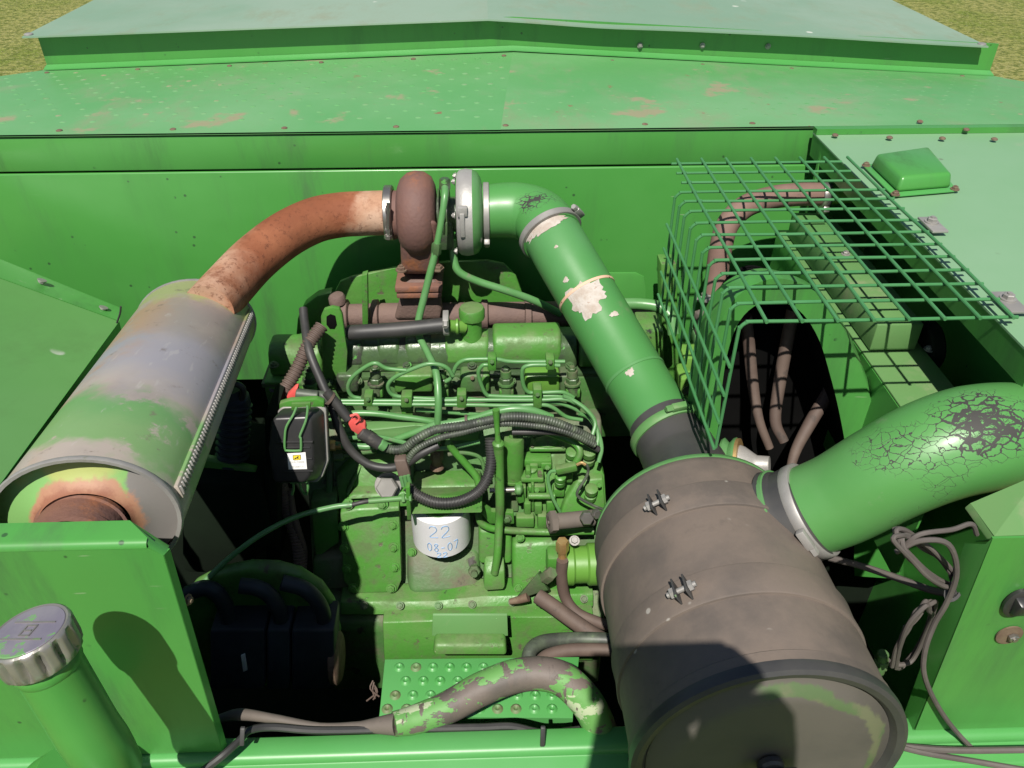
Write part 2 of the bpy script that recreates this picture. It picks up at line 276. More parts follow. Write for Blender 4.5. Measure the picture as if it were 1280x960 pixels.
def lawn_mat():
    t = NT('lawn')
    a = t.noise(0.45, 5, 0.62, t.scalev((1, 0.6, 1))); b = t.noise(1.8, 5, 0.7, t.scalev((1, 0.6, 1))); c = t.noise(6.5, 5, 0.7); d = t.noise(15, 4, 0.7)
    col = t.mix(t.ramp(a, 0.40, 0.62), (0.185, 0.235, 0.045), (0.32, 0.305, 0.11))
    col = t.mix(t.ramp(b, 0.40, 0.60, 0, 0.8), col, (0.28, 0.285, 0.085))
    col = t.mix(t.ramp(c, 0.44, 0.58, 0, 0.85), col, (0.100, 0.135, 0.026))
    col = t.mix(t.ramp(d, 0.54, 0.66, 0, 0.8), col, (0.42, 0.40, 0.19))
    t.bump(t.math('ADD', c, d), 1.0, 0.08); M['lawn'] = t.done(col, 0.9, 0, 0.1)
lawn_mat()

# ------------------------------------------------------------------ mesh helpers
def frame_of(axis, up=None):
    a = Vector(axis).normalized()
    ref = Vector(up) if up is not None else (Vector((0, 0, 1)) if abs(a.z) < 0.9 else Vector((0, 1, 0)))
    u = ref.cross(a).normalized(); v = a.cross(u).normalized()
    return a, u, v                                   # u sideways, v towards up
def catmull(pts, n):
    if len(pts) < 3 or n <= 1: return [Vector(p) for p in pts]
    q = [pts[0] * 2 - pts[1]] + list(pts) + [pts[-1] * 2 - pts[-2]]
    out = []
    for i in range(1, len(q) - 2):
        p0, p1, p2, p3 = q[i - 1], q[i], q[i + 1], q[i + 2]
        for k in range(n):
            t = k / n
            out.append(0.5 * ((2 * p1) + (p2 - p0) * t + (2 * p0 - 5 * p1 + 4 * p2 - p3) * t * t + (3 * p1 - p0 - 3 * p2 + p3) * t ** 3))
    out.append(Vector(pts[-1])); return out
def resample(path, step):
    L = [0.0]
    for a, b in zip(path, path[1:]): L.append(L[-1] + (b - a).length)
    n = max(2, int(L[-1] / step)); out = []; j = 0
    for i in range(n + 1):
        s = L[-1] * i / n
        while j < len(L) - 2 and L[j + 1] < s: j += 1
        d = L[j + 1] - L[j]; out.append(path[j].lerp(path[j + 1], 0 if d == 0 else (s - L[j]) / d))
    return out

class MB:
    def __init__(s): s.bm = bmesh.new()
    def ring(s, c, u, v, ru, rv, seg, ph=0.0):
        return [s.bm.verts.new(c + u * (math.cos(ph + 2 * math.pi * k / seg) * ru) + v * (math.sin(ph + 2 * math.pi * k / seg) * rv)) for k in range(seg)]
    def skin(s, rings, cap0=True, cap1=True):
        n = len(rings[0])
        for a, b in zip(rings, rings[1:]):
            for k in range(n): s.bm.faces.new((a[k], a[(k + 1) % n], b[(k + 1) % n], b[k]))
        if cap0: s.bm.faces.new(list(reversed(rings[0])))
        if cap1: s.bm.faces.new(rings[-1])
    def tube(s, pts, r, seg=10, n=8, cap=True, ribs=None, step=None):
        path = catmull([Vector(p) for p in pts], n)
        if ribs: path = resample(path, ribs[0] / 4)
        elif step: path = resample(path, step)
        m = len(path); rings = []; up = None
        for i, c in enumerate(path):
            t = (path[min(i + 1, m - 1)] - path[max(i - 1, 0)]).normalized()
            if up is None: _, u, v = frame_of(t)
            else:
                v = (up - t * up.dot(t)).normalized(); u = v.cross(t).normalized()
            up = v
            if isinstance(r, (list, tuple)):
                x = i / (m - 1) * (len(r) - 1); k = min(int(x), len(r) - 2); rr = r[k] + (r[k + 1] - r[k]) * (x - k)
            else: rr = r
            if ribs: rr *= 1 + ribs[1] * (0.5 if i % 4 in (0, 1) else -0.5)
            rings.append(s.ring(c, u, v, rr, rr, seg))
        s.skin(rings, cap, cap); return s
    def lathe(s, o, axis, prof, seg=24, oval=(1, 1), up=None, cap=True):
        a, u, v = frame_of(axis, up)
        s.skin([s.ring(Vector(o) + a * t, u, v, max(r, 1e-4) * oval[0], max(r, 1e-4) * oval[1], seg) for t, r in prof], cap, cap); return s
    def cyl(s, p0, p1, r, seg=16, bev=0.0, r1=None):
        p0, p1 = Vector(p0), Vector(p1); L = (p1 - p0).length; r1 = r if r1 is None else r1
        prof = [(0, r - bev), (bev, r), (L - bev, r1), (L, r1 - bev)] if bev else [(0, r), (L, r1)]
        return s.lathe(p0, p1 - p0, prof, seg)
    def hexa(s, p0, p1, r, ph=0.0):
        a, u, v = frame_of(Vector(p1) - Vector(p0)); L = (Vector(p1) - Vector(p0)).length; p0 = Vector(p0)
        s.skin([s.ring(p0 + a * t, u, v, q, q, 6, ph) for t, q in ((0, r), (L * 0.85, r), (L, r * 0.86))]); return s
    def _bev(s, geom_faces, bev, seg=2):
        es = set()
        for f in geom_faces:
            for e in f.edges: es.add(e)
        bmesh.ops.bevel(s.bm, geom=list(es), offset=bev, segments=seg, profile=0.5, affect='EDGES', clamp_overlap=True)
    def hull8(s, b, t, bev=0.0, seg=2):
        """box from 4 bottom and 4 top corners"""
        vb = [s.bm.verts.new(p) for p in b]; vt = [s.bm.verts.new(p) for p in t]; n = len(vb)
        fs = [s.bm.faces.new(list(reversed(vb))), s.bm.faces.new(vt)]
        for k in range(n): fs.append(s.bm.faces.new((vb[k], vb[(k + 1) % n], vt[(k + 1) % n], vt[k])))
        if bev: s._bev(fs, bev, seg)
        return s
    def box(s, c, size, bev=0.0, rot=None, seg=2):
        c = Vector(c); hx, hy, hz = (q / 2 for q in size)
        Rm = rot or Matrix.Identity(3)
        f = lambda x, y, z: c + Rm @ Vector((x * hx, y * hy, z * hz))
        return s.hull8([f(-1, -1, -1), f(1, -1, -1), f(1, 1, -1), f(-1, 1, -1)], [f(-1, -1, 1), f(1, -1, 1), f(1, 1, 1), f(-1, 1, 1)], bev, seg)
    def prism(s, pts, ext, bev=0.0, seg=2):
        pts = [Vector(p) for p in pts]; return s.hull8(pts, [p + Vector(ext) for p in pts], bev, seg)
    def strip(s, A, B, th=0.0, nrm=None):
        """a sheet between two polylines of equal length, thickened along nrm"""
        a = [s.bm.verts.new(p) for p in A]; b = [s.bm.verts.new(p) for p in B]
        top = [s.bm.faces.new((a[k], a[k + 1], b[k + 1], b[k])) for k in range(len(a) - 1)]
        if th:
            nv = Vector(nrm) * th
            a2 = [s.bm.verts.new(Vector(p) + nv) for p in A]; b2 = [s.bm.verts.new(Vector(p) + nv) for p in B]; n = len(a)
            for k in range(n - 1):
                s.bm.faces.new((a2[k + 1], a2[k], b2[k], b2[k + 1])); s.bm.faces.new((a[k + 1], a[k], a2[k], a2[k + 1])); s.bm.faces.new((b[k], b[k + 1], b2[k + 1], b2[k]))
            s.bm.faces.new((a[0], b[0], b2[0], a2[0])); s.bm.faces.new((b[-1], a[-1], a2[-1], b2[-1]))
        return s
    def mesh(s, name, center=True, ang=38):
        bmesh.ops.recalc_face_normals(s.bm, faces=s.bm.faces[:])
        c = Vector((0, 0, 0))
        if center and s.bm.verts:
            vs = [v.co for v in s.bm.verts]
            c = Vector([(min(v[i] for v in vs) + max(v[i] for v in vs)) / 2 for i in range(3)])
            for v in s.bm.verts: v.co -= c
        me = bpy.data.meshes.new(name); s.bm.to_mesh(me); s.bm.free()
        for p in me.polygons: p.use_smooth = True
        me.set_sharp_from_angle(angle=R(ang))
        return me, c

WORLD = {}
def place(o, loc, parent=None):
    COL.objects.link(o); loc = Vector(loc)
    if parent is not None: o.parent = parent; o.location = loc - WORLD[parent.name]
    else: o.location = loc
    WORLD[o.name] = loc; return o
def tag(o, label=None, cat=None, group=None, kind=None):
    for k, v in (('label', label), ('category', cat), ('group', group), ('kind', kind)):
        if v: o[k] = v
    return o
def thing(name, label, cat, loc, group=None):
    return tag(place(bpy.data.objects.new(name, None), loc), label, cat, group)
def part(name, mb, mat, parent=None, label=None, kind=None, ang=38):
    me, c = mb.mesh(name, ang=ang); me.materials.append(M[mat])
    o = place(bpy.data.objects.new(name, me), c, parent)
    return tag(o, label, None, None, kind)
def single(name, mb, mat, label, cat, group=None, kind=None, ang=38):
    return tag(part(name, mb, mat, None, ang=ang), label, cat, group, kind)
_shared = {}
def shared(key, build, mat):
    if key not in _shared:
        me, _ = build().mesh(key, center=False); me.materials.append(M[mat]); _shared[key] = me
    return _shared[key]
def inst(name, me, loc, axis, parent, scale=1.0, spin=0.0):
    o = bpy.data.objects.new(name, me); place(o, loc, parent)
    q = Vector(axis).to_track_quat('Z', 'Y') @ Quaternion((0, 0, 1), spin)
    o.rotation_mode = 'QUATERNION'; o.rotation_quaternion = q; o.scale = (scale,) * 3; return o
def hexbolt_mesh(key, mat, washer=True):
    def b():
        m = MB()
        if washer: m.cyl((0, 0, -0.0005), (0, 0, 0.0018), 0.0105, 14)
        m.hexa((0, 0, 0.0015), (0, 0, 0.0075), 0.0075); m.cyl((0, 0, 0.007), (0, 0, 0.0095), 0.0035, 8); return m
    return shared(key, b, mat)
def dome_mesh(key, mat, r=0.009):
    def b():
        m = MB(); m.lathe((0, 0, -0.001), (0, 0, 1), [(0, r), (0.0025, r * 0.95), (0.004, r * 0.6), (0.0045, r * 0.15)], 12); return m
    return shared(key, b, mat)
_spin = [0.0]
def bolt(loc, axis, parent, mat='engine_green', scale=1.0, washer=True, name='bolt'):
    _spin[0] += 0.7
    return inst(name, hexbolt_mesh('hexbolt_' + mat + str(washer), mat, washer), loc, axis, parent, scale, _spin[0])
def clampband(name, c, axis, r, w, parent, mat='zinc', screw=None, th=0.0025):
    """a hose clamp: band plus a worm-screw housing standing on it"""
    a = Vector(axis).normalized(); c = Vector(c)
    m = MB(); m.lathe(c - a * w / 2, a, [(0, r - 0.004), (0, r + th), (w * 0.1, r + th * 1.5), (w * 0.9, r + th * 1.5), (w, r + th), (w, r - 0.004)], 40, cap=False)
    b = part(name, m, mat, parent)
    if screw is not None:
        d = Vector(screw); d = (d - a * d.dot(a)).normalized(); tng = a.cross(d)
        m = MB(); q = c + d * (r + 0.008)
        m.box(q, (0.012, 0.03, 0.012), 0.002, Matrix((a, tng, d)).transposed()); m.hexa(q + tng * 0.014, q + tng * 0.026, 0.006)
        part('screw', m, mat, b)
    return b
# ================================================================== the setting: lawn
m = MB(); m.strip([Vector((-150, -60, 0)), Vector((150, -60, 0))], [Vector((-150, 220, 0)), Vector((150, 220, 0))])
tag(part('lawn', m, 'lawn'), 'dry mown lawn behind the machine', None, None, 'structure')

# ================================================================== rear deck (dimpled, gabled) and the lid behind it
WY = 1.68                                   # the upright wall behind the engine
deck = thing('rear_deck', 'faded green dimpled deck sheet with rusty bolts behind the engine bay', 'deck panel', V(0, 2.0, 0.6))
NL, NM, NR = V(-1.95, WY - 0.006, 0.556), V(0.03, WY - 0.006, 0.556), V(1.62, WY - 0.006, 0.556)
FL, FM, FR = P(60, 87, 2.36), P(641, 63, 2.36), P(1236, 94, 2.36)
up = Vector((0, 0, 1))
for (a0, a1, b0, b1) in ((NL, NM, FL, FM), (NM + up * 0.0005, NR + up * 0.0005, FM + up * 0.0005, FR + up * 0.0005)):
    m = MB(); G = [[a0.lerp(b0, j / 8).lerp(a1.lerp(b1, j / 8), i / 16) for i in range(17)] for j in range(9)]
    for sgn_, off in ((1, 0), (-1, -0.004)):
        vv = [[m.bm.verts.new(p + up * off) for p in rw] for rw in G]
        for j in range(8):
            for i in range(16): m.bm.faces.new((vv[j][i], vv[j][i + 1], vv[j + 1][i + 1], vv[j + 1][i]))
    part('sheet', m, 'green_deck', deck)
m = MB(); m.strip([NL, FL], [NL - up * 2.6, FL - up * 2.6], 0.004, Vector((1, -1, 0)).normalized()); part('side_skirt', m, 'green_panel', deck)
m = MB(); m.strip([NR, FR], [NR - up * 2.6, FR - up * 2.6], 0.004, Vector((-1, 0, 0))); part('side_skirt', m, 'green_panel', deck)
def deckz(x, y):
    t = (y - NM.y) / (FM.y - NM.y)
    if x < 0.03 + t * (FM.x - NM.x): s = (x - NM.x) / ((NL.x + (FL.x - NL.x) * t) - NM.x); e = FL.z
    else: s = (x - NM.x) / (NR.x + (FR.x - NR.x) * t - NM.x); e = FR.z
    a = NM.z + (FM.z - NM.z) * t; b = NM.z + (e - NM.z) * t
    return a + (b - a) * max(0, min(1, s))
m = MB(); row = 0; y = 1.765
while y < 2.31:
    x = -1.30 + (0.032 if row % 2 else 0)
    while x < 1.42:
        if x > -1.22 - (2.31 - y) * 0.9 and random.random() > 0.04:
            z = deckz(x, y); m.lathe((x, y, z - 0.0005), (0, 0, 1), [(0, 0.0085), (0.0010, 0.0060), (0.0016, 0.0018)], 7)
        x += 0.064
    y += 0.052; row += 1
part('dimples', m, 'green_deck', deck, kind='stuff')
for px in (-60, 72, 215, 355, 495, 632, 806, 940):
    q = P(px, 157, 1.70); q.z = deckz(q.x, 1.70) + 0.0005; inst('bolt', dome_mesh('dome_rust', 'bolt_rust', 0.009), q, (0, 0, 1), deck, 0.75)
for px in (58, 172, 287, 402, 517, 630, 765, 878, 990, 1205):
    q = P(px, 75 + abs(px - 640) * 0.024, 2.30); q.z = deckz(q.x, 2.30) + 0.0005; inst('bolt', dome_mesh('dome_rust', 'bolt_rust', 0.009), q, (0, 0, 1), deck, 0.75)

lid = thing('tank_lid', 'large weathered grey-green lid sheet at the top of the photo', 'lid', V(0, 2.6, 0.5))
LL, LM, LR = P(27, 46, 2.325), P(610, 24, 2.325), P(1236, 58, 2.325)
k = Vector((0, 2.3, 0))
for a, b in ((LL, LM), (LM, LR)):
    A = [a.lerp(b, i / 24) for i in range(25)]
    if b is LR: A = [p - up * (0.004 * math.exp(-((p.x - 0.32) / 0.16) ** 2) - 0.002 * math.exp(-((p.x - 0.9) / 0.2) ** 2)) for p in A]
    m = MB(); m.strip(A, [p + k for p in A], 0.004, -up); part('sheet', m, 'green_lid', lid)
FT = [P(75, 45, 2.362), P(640, 26, 2.362), P(1205, 66, 2.362)]; FB = [FL + Vector((0, 0.002, 0.001)), FM + Vector((0, .002, .001)), FR + Vector((0, .002, .001))]
FT = [Vector((b.x, b.y, t.z - 0.002)) for t, b in zip((LL, LM, LR), FB)]
m = MB(); m.strip(FT, FB, 0.004, Vector((0, 1, 0))); part('front_face', m, 'green_panel', lid)
m = MB(); m.strip([p + Vector((0, -0.002, 0.012)) for p in FB], [p + Vector((0, -0.026, 0.006)) for p in FB], 0.003, -up); part('foot_flange', m, 'green_satin', lid)
for a, b, sx in ((LL, FL, -1), (LR, FR, 1)):
    m = MB(); m.box(Vector((a.x - 0.03 * sx, 3.48, a.z - 0.060)), (0.006, 2.2, 0.11)); part('side_face', m, 'green_panel', lid)
for px, py in ((800, 57), (878, 57), (960, 58)): bolt(P(px, py, 2.359), (0, -1, 0), lid, 'zinc', 0.75)
inst('bolt', dome_mesh('dome_zinc', 'zinc', 0.012), LL + Vector((0.01, 0.02, 0.002)), (0, 0, 1), lid); inst('bolt', dome_mesh('dome_zinc', 'zinc', 0.012), LR + Vector((-0.01, 0.02, 0.002)), (0, 0, 1), lid)

# ================================================================== wall behind the engine
wall = thing('rear_bay_wall', 'upright flat green sheet wall behind the engine', 'wall panel', V(0, WY, 2.2))
zt = P(640, 210, WY).z; zs0, zs1 = CAM_Z - 0.5635, zt + 0.0045
m = MB(); m.box(Vector((-0.15, WY + 0.001, (zs0 + zs1) / 2)), (3.5, 0.006, zs0 - zs1), 0.0025, seg=3); part('upper_strip', m, 'green_panel', wall)
m = MB(); m.box(V(-0.15, WY + 0.022, 0.62), (3.5, 0.01, 0.11)); part('backing', m, 'bay_shade', wall)  # dark strip stands in for the shade inside the gap
m = MB(); m.box(Vector((-0.15, WY + 0.004, zt - 0.275)), (3.5, 0.013, 0.55), 0.0035, seg=3); part('lower_sheet', m, 'green_panel', wall)
hp = PS(WY - 0.0045, (735, 341), (795, 341), (805, 346), (807, 362), (807, 420), (735, 420)); m = MB(); m.prism(hp, (0, 0.005, 0), 0.001); part('hatch', m, 'green_panel', wall)
# bay floor and inner sides, their deep shade put into near-black paint
m = MB(); m.box(V(-0.15, 1.86, 1.55), (3.4, 0.01, 1.4)); part('inner_sheet', m, 'bay_shade', wall)
m = MB(); m.box(V(0, 1.2, 2.25), (3.4, 1.5, 0.03)); tag(part('bay_floor', m, 'bay_shade'), 'grimy floor under the engine with shade put into its near-black colour', None, None, 'structure')
bs = thing('bay_side', 'near-black inner side sheet left of the engine, shade put into its colour', 'wall panel', V(-1.25, 1.1, 1.9))
m = MB(); m.box(V(-1.25, 1.1, 1.40), (0.01, 1.15, 1.0)); part('sheet', m, 'bay_shade', bs)
m = MB(); m.box(V(-0.9, 0.63, 1.42), (0.9, 0.01, 0.95)); part('sheet', m, 'bay_shade', bs)

# ================================================================== sloped side sheet, left
sp = thing('sloping_cowling', 'sloping plain green sheet panel at the left edge, bolted along its flange', 'cowling', V(-0.9, 1.2, 1.1))
A, B = P(149, 402, 1.45), P(-12, 622, 0.80)
C_ = P(-160, 290, 1.45); D_ = C_ + (B - A)
n = (B - A).cross(C_ - A).normalized(); n = n if n.z > 0 else -n
m = MB(); m.strip([A, C_], [B, D_], 0.003, -n); part('sheet', m, 'green_faded', sp)
side = (B - A).normalized(); dn = Vector((0, 0, -1))
m = MB(); m.strip([A + n * 0.0004, B + n * 0.0004], [A + dn * 0.07 - n * 0.01, B + dn * 0.07 - n * 0.01], 0.003, Vector((-1, 0, 0))); part('edge_flange', m, 'green_panel', sp)
A2, C2 = P(151, 386, 1.52), P(-160, 260, 1.52)
m = MB(); m.strip([A + Vector((0, 0.001, 0.001)), C_ + Vector((0, .001, .001))], [A2, C2], 0.003, Vector((0, 1, 0))); part('top_flange', m, 'green_panel', sp)
fn = (A2 - A).cross(C_ - A).normalized(); fn = fn if fn.y < 0 else -fn
for px, py in ((53, 349), (130, 383)): bolt(P(px, py, 1.480) + fn * 0.002, fn, sp, 'zinc', 0.85)
m = MB(); m.tube([P(146, 404, 1.44), P(150, 392, 1.44), P(151, 383, 1.44)], 0.002, 6, 3); part('split_pin', m, 'rubber', sp)

# ================================================================== front panel, left
fp = thing('folded_cowling', 'green folded sheet panel with cut corner beside the chrome filler cap', 'cowling', V(-0.7, 0.6, 1.1))
Y0 = 0.60; a = P(191, 685, Y0); zt = a.z; bx = P(272, 925, Y0)
zb = CAM_Z - 1.046
tl = [Vector((-1.6, Y0, zt)), Vector((a.x - 0.006, Y0, zt)), Vector((a.x + 0.008, Y0, zt - 0.012)), Vector((bx.x, Y0, zb)), Vector((-1.6, Y0, zb))]
m = MB(); m.prism(tl, (0, 0.003, 0), 0); part('face', m, 'green_panel', fp)
m = MB()                                     # rounded top fold running back
for i in range(4):
    t0, t1 = R(90) * i / 4, R(90) * (i + 1) / 4; r = 0.008
    f = lambda t, x: Vector((x, Y0 - 0.0006 + r - r * math.cos(t), zt + r * math.sin(t)))
    m.strip([f(t0, -1.6), f(t0, a.x - 0.006)], [f(t1, -1.6), f(t1, a.x - 0.006)], 0)
bz = zt + 0.008
m.strip([Vector((-1.6, Y0 + 0.0074, bz)), Vector((a.x - 0.006, Y0 + 0.0074, bz))], [Vector((-1.6, Y0 + 0.034, bz)), Vector((a.x - 0.034, Y0 + 0.034, bz))], 0)
bmesh.ops.remove_doubles(m.bm, verts=m.bm.verts[:], dist=0.0002); part('top_fold', m, 'green_panel', fp, ang=50)
m = MB(); e0, e1 = tl[2], tl[3]; sh = Vector((0.004, 0.010, 0))
m.strip([e0 + Vector((.0006, .0006, 0)), e1 + Vector((.0006, .0006, 0))], [e0 + sh, e1 + sh], 0.002, Vector((-1, 0, 0))); part('side_flange', m, 'green_panel', fp)
m = MB(); m.strip([Vector((a.x - 0.034, Y0 + 0.034, bz)), Vector((a.x - 0.008, Y0 + 0.0074, bz)), Vector((a.x - 0.004, Y0, zt + 0.001))], [e0 + sh + Vector((-.002, .004, 0)), e0 + sh * 0.5, e0], 0); part('corner_fold', m, 'green_panel', fp, ang=70)
bolt(P(234, 750, Y0 + 0.02), (1, -0.3, 0), fp, 'bolt_rust', 0.7)

# ================================================================== front panel, right
fr = thing('folded_cowling', 'green folded sheet panel with black latch and rusty bolt at right edge', 'cowling', V(0.85, 0.6, 1.1))
a = P(1241, 673, Y0); b = P(1137, 926, Y0); Rx = 1.5
fa = [a, Vector((Rx, Y0, a.z)), Vector((Rx, Y0, zb)), Vector((b.x, Y0, zb))]
m = MB(); m.prism(fa, (0, 0.003, 0), 0); part('face', m, 'green_panel', fr)
a2 = P(1206, 679, Y0 + 0.028); b2 = P(1122, 915, Y0 + 0.028)
m = MB(); m.strip([a + Vector((-.0005, .0005, 0)), b + Vector((-.0005, .0005, 0))], [a.lerp(a2, .35) + Vector((0, -.006, 0)), b.lerp(b2, .35) + Vector((0, -.006, 0))], 0.0)
m.strip([a.lerp(a2, .35) + Vector((0, -.006, 0)), b.lerp(b2, .35) + Vector((0, -.006, 0))], [a2, b2]); bmesh.ops.remove_doubles(m.bm, verts=m.bm.verts[:], dist=0.0004)
part('side_flange', m, 'green_panel', fr, ang=70)
m = MB(); m.strip([a + Vector((0, .0005, 0)), Vector((Rx, Y0 + .0005, a.z))], [a2 + Vector((.012, 0, .004)), Vector((Rx, Y0 + .03, a.z + .004))], 0.002, -up); part('top_fold', m, 'green_panel', fr)
hc = P(1192, 739, Y0 + 0.018); m = MB(); m.lathe(hc, P(1160, 735, 0.5) - hc, [(0, 0.011), (0.003, 0.011), (0.003, 0.007), (0, 0.007)], 16, (0.8, 1.3)); part('grommet', m, 'rubber', fr)
m = MB(); q = P(1272, 752, Y0 - 0.002)
m.lathe(q, (0, -1, 0), [(0, 0.021), (0.004, 0.021), (0.006, 0.018), (0.006, 0.012)], 24, (0.85, 1.15)); lt = part('latch', m, 'black_plastic', fr)
m = MB(); m.hull8([q + Vector(v) for v in ((-.012, -.004, .016), (.012, -.004, .016), (.010, -.004, -.016), (-.010, -.004, -.016))], [q + Vector(v) for v in ((-.008, -.018, .010), (.008, -.018, .010), (.006, -.013, -.012), (-.006, -.013, -.012))], 0.003); part('thumb_tab', m, 'black_plastic', lt)
q = P(1261, 793, Y0 - 0.001); m = MB(); m.lathe(q, (0, -1, 0), [(0, 0.0165), (0.002, 0.0165), (0.0025, 0.007)], 20); w = part('washer', m, 'bolt_rust', fr); bolt(q + Vector((0.003, -0.002, 0)), (0, -1, 0), w, 'steel', 0.85, False)

# ================================================================== front rail
rail = thing('front_rail', 'green folded rail running along the bottom of the photo', 'rail', V(0.1, 0.6, 1.3))
zr = CAM_Z - 1.048
m = MB(); pr = []
for (y, z) in ((0.622, -0.05), (0.622, -0.003), (0.619, 0.0), (0.596, 0.0), (0.590, -0.002), (0.587, -0.008), (0.587, -0.012), (0.585, -0.013), (0.560, -0.0135), (0.556, -0.016), (0.555, -0.25)): pr.append((y, z))
xa, xb = -1.6, 1.5
m.strip([Vector((xa, y, zr + z)) for y, z in pr], [Vector((xb, y, zr + z)) for y, z in pr]); part('rail_top', m, 'green_satin', rail, ang=60)
m = MB(); m.box(V(0, 0.50, 1.9), (3.2, 0.02, 1.4)); part('apron', m, 'green_panel', rail)
for px, py in ((788, 950), (305, 952)): inst('rivet', dome_mesh('dome_small', 'rubber', 0.004), PZ(px, py, 1.0615), (0, 0, 1), rail)

# ================================================================== step plate with dimples
st = thing('step_plate', 'small green tread plate with raised rusty dimples under the peeling hose', 'step plate', V(-0.05, 0.72, 1.2))
pl = [PZ(481, 824, 1.15), PZ(724, 821, 1.15), PZ(716, 897, 1.15), PZ(474, 895, 1.15)]
m = MB(); m.prism([p for p in pl], (0, 0, -0.004), 0.001); part('plate', m, 'green_satin', st)
m = MB(); m.strip([pl[3] + Vector((0, -.001, -.0002)), pl[2] + Vector((0, -.001, -.0002))], [pl[3] + Vector((0, -.002, -.05)), pl[2] + Vector((0, -.002, -.05))], 0.003, Vector((0, 1, 0))); part('front_lip', m, 'green_satin', st)
m = MB(); m.box((pl[0] + pl[2]) / 2 + Vector((0, 0.0, -0.25)), (0.26, 0.06, 0.49)); part('pedestal', m, 'bay_shade', st)
paint('dimple_worn', (0.10, 0.20, 0.07), (0.12, 0.13, 0.062), 60, rough=0.6, bump=0.1)
def dimp():
    m = MB(); m.lathe((0, 0, -0.0005), (0, 0, 1), [(0, 0.0095), (0.0022, 0.0075), (0.0038, 0.0052), (0.0030, 0.0030), (0.0012, 0.0014)], 12); return m
for rw, (y0, xs) in enumerate(((834, (499, 520, 541, 562, 583, 604, 625, 646, 667, 688)), (851, (507, 529, 550, 572, 593, 614, 636, 657, 678, 700)), (869, (494, 516, 538, 560, 582, 603, 625, 647, 669, 690)), (886, (484, 508, 530, 553, 576, 600, 622, 645, 668, 690)))):
    for x in xs: inst('dimple', shared(*(('dimple_worn', dimp, 'dimple_worn') if random.random() < 0.25 else ('dimple', dimp, 'green_satin'))), PZ(x, y0, 1.15), (0, 0, 1), st)

# ================================================================== right side deck, its edge and the vent blister
sd = thing('side_deck', 'pale green flat deck sheet at right under the wire guard', 'deck panel', V(0.9, 1.3, 0.7))
e1, e0 = PZ(1016, 165, 0.562), PZ(1292, 446, 0.562)
m = MB(); m.strip([e1, e0], [Vector((1.75, e1.y, e1.z)), Vector((1.75, e0.y, e0.z))], 0.003, -up); part('sheet', m, 'green_side', sd)
m = MB(); m.strip([e1 + Vector((.0005, -.001, -.0005)), e0 + Vector((.0005, 0, -.0005))], [e1 + Vector((0.004, 0, -0.05)), e0 + Vector((0.004, 0, -0.05))], 0.003, Vector((1, 0, 0))); part('edge_flange', m, 'green_panel', sd)
m = MB(); m.strip([e1 + Vector((.0, .0, .012)), Vector((1.75, e1.y, e1.z + .012))], [e1 + Vector((0, -.02, .0125)), Vector((1.75, e1.y - .02, e1.z + .0125))], 0.012, -up); part('rear_strip', m, 'green_panel', sd)
m = MB(); m.box(V(0.84, 1.22, 1.05), (0.01, 0.74, 0.96)); part('inner_wall', m, 'green_panel', sd)
m = MB(); m.box(V(0.86, 1.6, 0.98), (0.34, 0.01, 0.80)); part('inner_wall', m, 'green_panel', sd)
for px, py in ((1044, 169), (1112, 172), (1178, 173), (1243, 174), (1150, 152), (1208, 162)): inst('bolt', dome_mesh('dome_rust_small', 'bolt_rust', 0.0065), PZ(px, py, 0.556 if py > 165 else 0.552), (0, 0, 1), sd)
bl = thing('vent_blister', 'raised rounded green cover bolted on the side deck beside the guard', 'cover', PZ(1140, 235, 0.56))
q = [PZ(1078, 208, 0.559), PZ(1160, 196, 0.559), PZ(1197, 240, 0.559), PZ(1117, 247, 0.559)]
m = MB(); m.prism(q, (0, 0, 0.003), 0.001); part('flange', m, 'green_satin', bl)
ct = sum(q, Vector()) / 4
lo = [ct + (p - ct) * 0.86 + up * 0.003 for p in q]; hi = [ct + (p - ct) * 0.78 + up * 0.030 for p in q]
m = MB(); m.hull8(lo, hi, 0.007, 3); part('dome', m, 'green_panel', bl, ang=60)
for p in (q[0], q[2], q[3]): bolt(ct + (p - ct) * 0.93 + up * 0.003, (0, 0, 1), bl, 'bolt_rust', 0.75)
# ================================================================== muffler
mf = thing('muffler', 'oval heat-stained grey muffler with flaking green paint at left', 'muffler', V(-0.55, 1.0, 0.95))
MF, MN = P(246, 404, 1.30), P(109, 650, 0.685); ax = MN - MF; L = ax.length; a_, u_, v_ = frame_of(ax, (0, 0, 1))
OV = (1.0, 0.80); r = 0.106
m = MB(); m.lathe(MF, ax, [(0, r * .985), (0.006, r), (L - 0.004, r), (L, r * 0.99)], 48, OV, (0, 0, 1), cap=False); part('shell', m, 'muffler_shell', mf)
for t, o in ((0.0, -1), (L, 1)):
    c = MF + a_ * t; m = MB()
    pr = [(-0.004, r * 0.975), (-0.0045, r * 1.010), (-0.002, r * 1.022), (0.002, r * 1.022), (0.0045, r * 1.010), (0.004, r * 0.965)]
    m.lathe(c, ax, pr, 48, OV, (0, 0, 1), cap=False); part('rim', m, 'zinc', mf)
m = MB(); m.lathe(MF + a_ * (L - 0.016), ax, [(0, r * 0.98), (0.001, r * 0.9), (0.005, r * 0.72), (0.011, 0.062), (0.018, 0.053), (0.022, 0.051)], 48, OV, (0, 0, 1), cap=False); part('end_plate', m, 'muffler_end', mf)
m = MB(); m.lathe(MF + a_ * 0.01, ax, [(0, 0.03), (0, r * 0.985)], 48, OV, (0, 0, 1), cap=True); part('end_plate', m, 'muffler_end', mf)
c = MF + a_ * (L - 0.004) - u_ * 0.008 - v_ * 0.012
